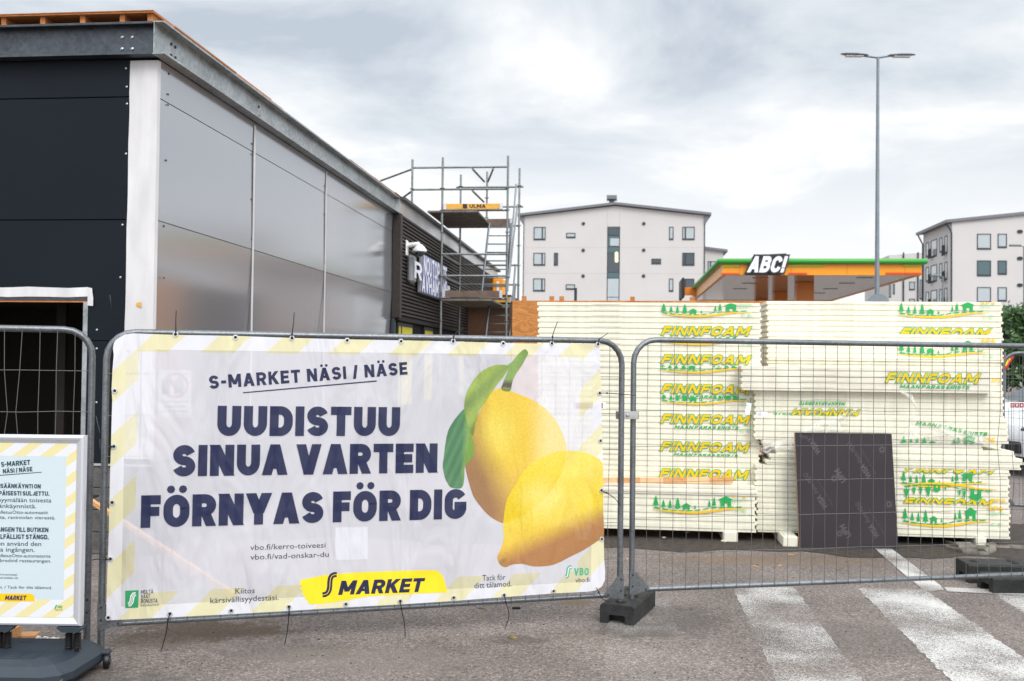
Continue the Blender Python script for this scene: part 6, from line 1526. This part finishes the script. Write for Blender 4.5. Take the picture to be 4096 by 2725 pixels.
MB().lathe([(.03, 0), (.03, .003)], (X1 - .42, 5.9, .1682), n=16).build('filler_cap', MT['standgrey'], bo)
for x, y in ((X1 - .045, 5.53), (X1 + .035, 5.95)):
    wo_ = MB().lathe([(.02, -.016), (.042, -.016), (.046, -.008), (.046, .008), (.042, .016), (.02, .016)], (x, y, .047), (1, .25, 0), 20).build('wheel', MT['tie'], ps, True)
    MB().lathe([(.026, 0), (.026, .004), (.01, .006)], Vector((x, y, .047)) + Vector((.0165, .004, 0)), (1, .25, 0), 14).build('hub', MT['standgrey'], wo_, True)
    MB().bbox(x - .03, y - .03, .085, x + .02, y + .03, .11, .008).build('wheel_housing', MT['standgrey'], ps)

# ------------------------------------------------------------------ timber, foil and small litter
def plank(name, label, p, q, w_, h, m, cat='timber', grp=None):
    p, q = Vector(p), Vector(q); t = thing(name, label, cat, p, 0, grp)
    d = (q - p).normalized(); sd = d.cross(Vector((0, 0, 1))).normalized() * w_ / 2; up_ = sd.cross(d).normalized() * h
    v = [p - sd, p + sd, p + sd + up_, p - sd + up_]; b = MB(); b.add(v + [x + (q - p) for x in v], [(0, 1, 2, 3), (7, 6, 5, 4), (0, 4, 5, 1), (1, 5, 6, 2), (2, 6, 7, 3), (3, 7, 4, 0)])
    b.build('plank', MT[m], t); return t
plank('timber_batten', 'pale timber batten leaning behind the banner edge and fence post', at(330, 1990, 8.3), onz(880, 2430) + Vector((0, .35, .0)), .04, .032, 'timber')
a = onz(-60, 2566); plank('timber_offcut', 'flat timber offcut lying behind the poster stand base', a, onz(150, 2563), .11, .045, 'timber', grp='timber offcuts by the poster stand')
a = onz(-80, 2545, .046); plank('timber_offcut', 'upright timber offcut on top of the flat one', a + Vector((0, .02, 0)), onz(70, 2548, .046) + Vector((0, .02, 0)), .06, .06, 'timber', grp='timber offcuts by the poster stand')
fo = onz(185, 2566); t = thing('foil_scrap', 'crumpled silvery foil scrap beside the timber offcut', 'foil', fo)
b = MB(); rnd = random.Random(5); gx, gy = 9, 5; grid = [[Vector((-.08 + .16 * i / (gx - 1), -.025 + .05 * j / (gy - 1), .012 + rnd.uniform(0, .028) * (1 - abs(j - 2) / 3))) for i in range(gx)] for j in range(gy)]
vs = [p for r_ in grid for p in r_]; b.add(vs, [(j * gx + i, j * gx + i + 1, (j + 1) * gx + i + 1, (j + 1) * gx + i) for j in range(gy - 1) for i in range(gx - 1)]); b.build('sheet', MT['foil'], t, local=True)
rdx = at(349, 1990, 9.0); t = thing('red_canister', 'small red canister on the block plinth, half hidden behind the left fence post', 'canister', rdx)
MB().lathe([(.03, 0), (.045, .01), (.045, .15), (.03, .19), (.015, .2)], (0, 0, 0), n=16).build('body', MT['red'], t, True, local=True)
MB().tube([(0, 0, .2), (0, 0, .23), (.03, 0, .235)], .01, 8).build('valve', MT['ink'], t, True, local=True)
MB().bbox(-.03, .045, -.02, .03, .19, .0, .004).build('bracket', MT['galv_dark'], t, local=True)
def lump(name, label, cat, px, py, s, m, grp, seed, flat=.5):
    o = onz(px, py); t = thing(name, label, cat, o, 0, grp); rnd = random.Random(seed); b = MB(); vs = []; n, k = 9, 5
    for i in range(k):
        a = math.pi * (i + .3) / (k - .4) * .5 + (0 if i else 0)
        for j in range(n):
            th = 2 * math.pi * j / n; rr = s * math.cos(a * .98) * rnd.uniform(.65, 1.2); vs.append((rr * math.cos(th), rr * math.sin(th) * .8, s * flat * math.sin(a) * rnd.uniform(.8, 1.1)))
    b.add(vs, [(i * n + j, i * n + (j + 1) % n, (i + 1) * n + (j + 1) % n, (i + 1) * n + j) for i in range(k - 1) for j in range(n)] + [tuple(range((k - 1) * n, k * n))]); b.build('body', m, t, local=True)
moss = mat('dry_moss', (.20, .15, .055), .95, var=.5, vscale=60, bump=.8, bscale=90)
lump('moss_clump', 'small dry moss clump on the asphalt below the fruit', 'moss', 1925, 2436, .022, moss, 'dry moss clumps on the asphalt', 1)
lump('moss_clump', 'larger dry moss clump on the asphalt nearest the camera', 'moss', 2050, 2552, .034, moss, 'dry moss clumps on the asphalt', 2)
o = onz(2065, 2436); t = thing('plastic_clip', 'small black plastic clip lying on the asphalt', 'clip', o, .1); MB().bbox(-.03, -.01, 0, .03, .008, .016, .003).build('body', MT['tie'], t, local=True)
for k, (x, y, s) in enumerate(((2655, 2152, .028), (2893, 2167, .035), (2752, 2133, .022))):
    lump('foam_crumb', ('white foam crumb left of the bearer under the left stack', 'flat foam crumb just in front of the left stack bearer', 'small foam crumb in the dark soil under the left stack')[k], 'foam crumb', x, y, s, MT['foam_dirty'], 'foam crumbs on the soil', 10 + k)
for k, (x, y) in enumerate(((3163, 2220), (3120, 2265), (2510, 2240), (3022, 2267))):
    o = onz(x, y); t = thing('wood_splinter', ('orange wood splinter by the left corner of the dark board', 'pale split wood chip on the asphalt below the dark board', 'wood splinter between the two fence posts', 'short pale wood chip in the middle of the yard')[k], 'wood chip', o, k * .8, 'wood splinters on the asphalt')
    b = MB(); b.prism([(-.035, 0, .002), (.03, -.006, .002), (.036, .004, .002), (0, .010, .002)], (0, 0, .006)); b.build('body', MT['timber'], t, local=True)
b = MB(); rnd = random.Random(9)
for k in range(520):
    x, y = rnd.uniform(450, 4090), rnd.uniform(2180, 2720); p = onz(x, y); s = rnd.choice((.002, .003, .003, .004, .006)); a = rnd.uniform(0, 3)
    pts = [(p.x + s * math.cos(a + q) * rnd.uniform(.6, 1.2), p.y + s * math.sin(a + q) * rnd.uniform(.6, 1.2), .0) for q in (0, 1.3, 2.5, 3.7, 5)]
    b.mi = rnd.choice((0, 0, 0, 1)); b.prism(pts, (0, 0, s * .8))
o = b.build('grit', [mat('dark_grit', (.035, .028, .024), .9), mat('brown_grit', (.10, .065, .04), .9)]); o['kind'] = 'stuff'; o['label'] = 'dark grit and crumbs scattered over the asphalt'
print('verts', sum(len(m.vertices) for m in bpy.data.meshes), 'objs', len(bpy.data.objects))
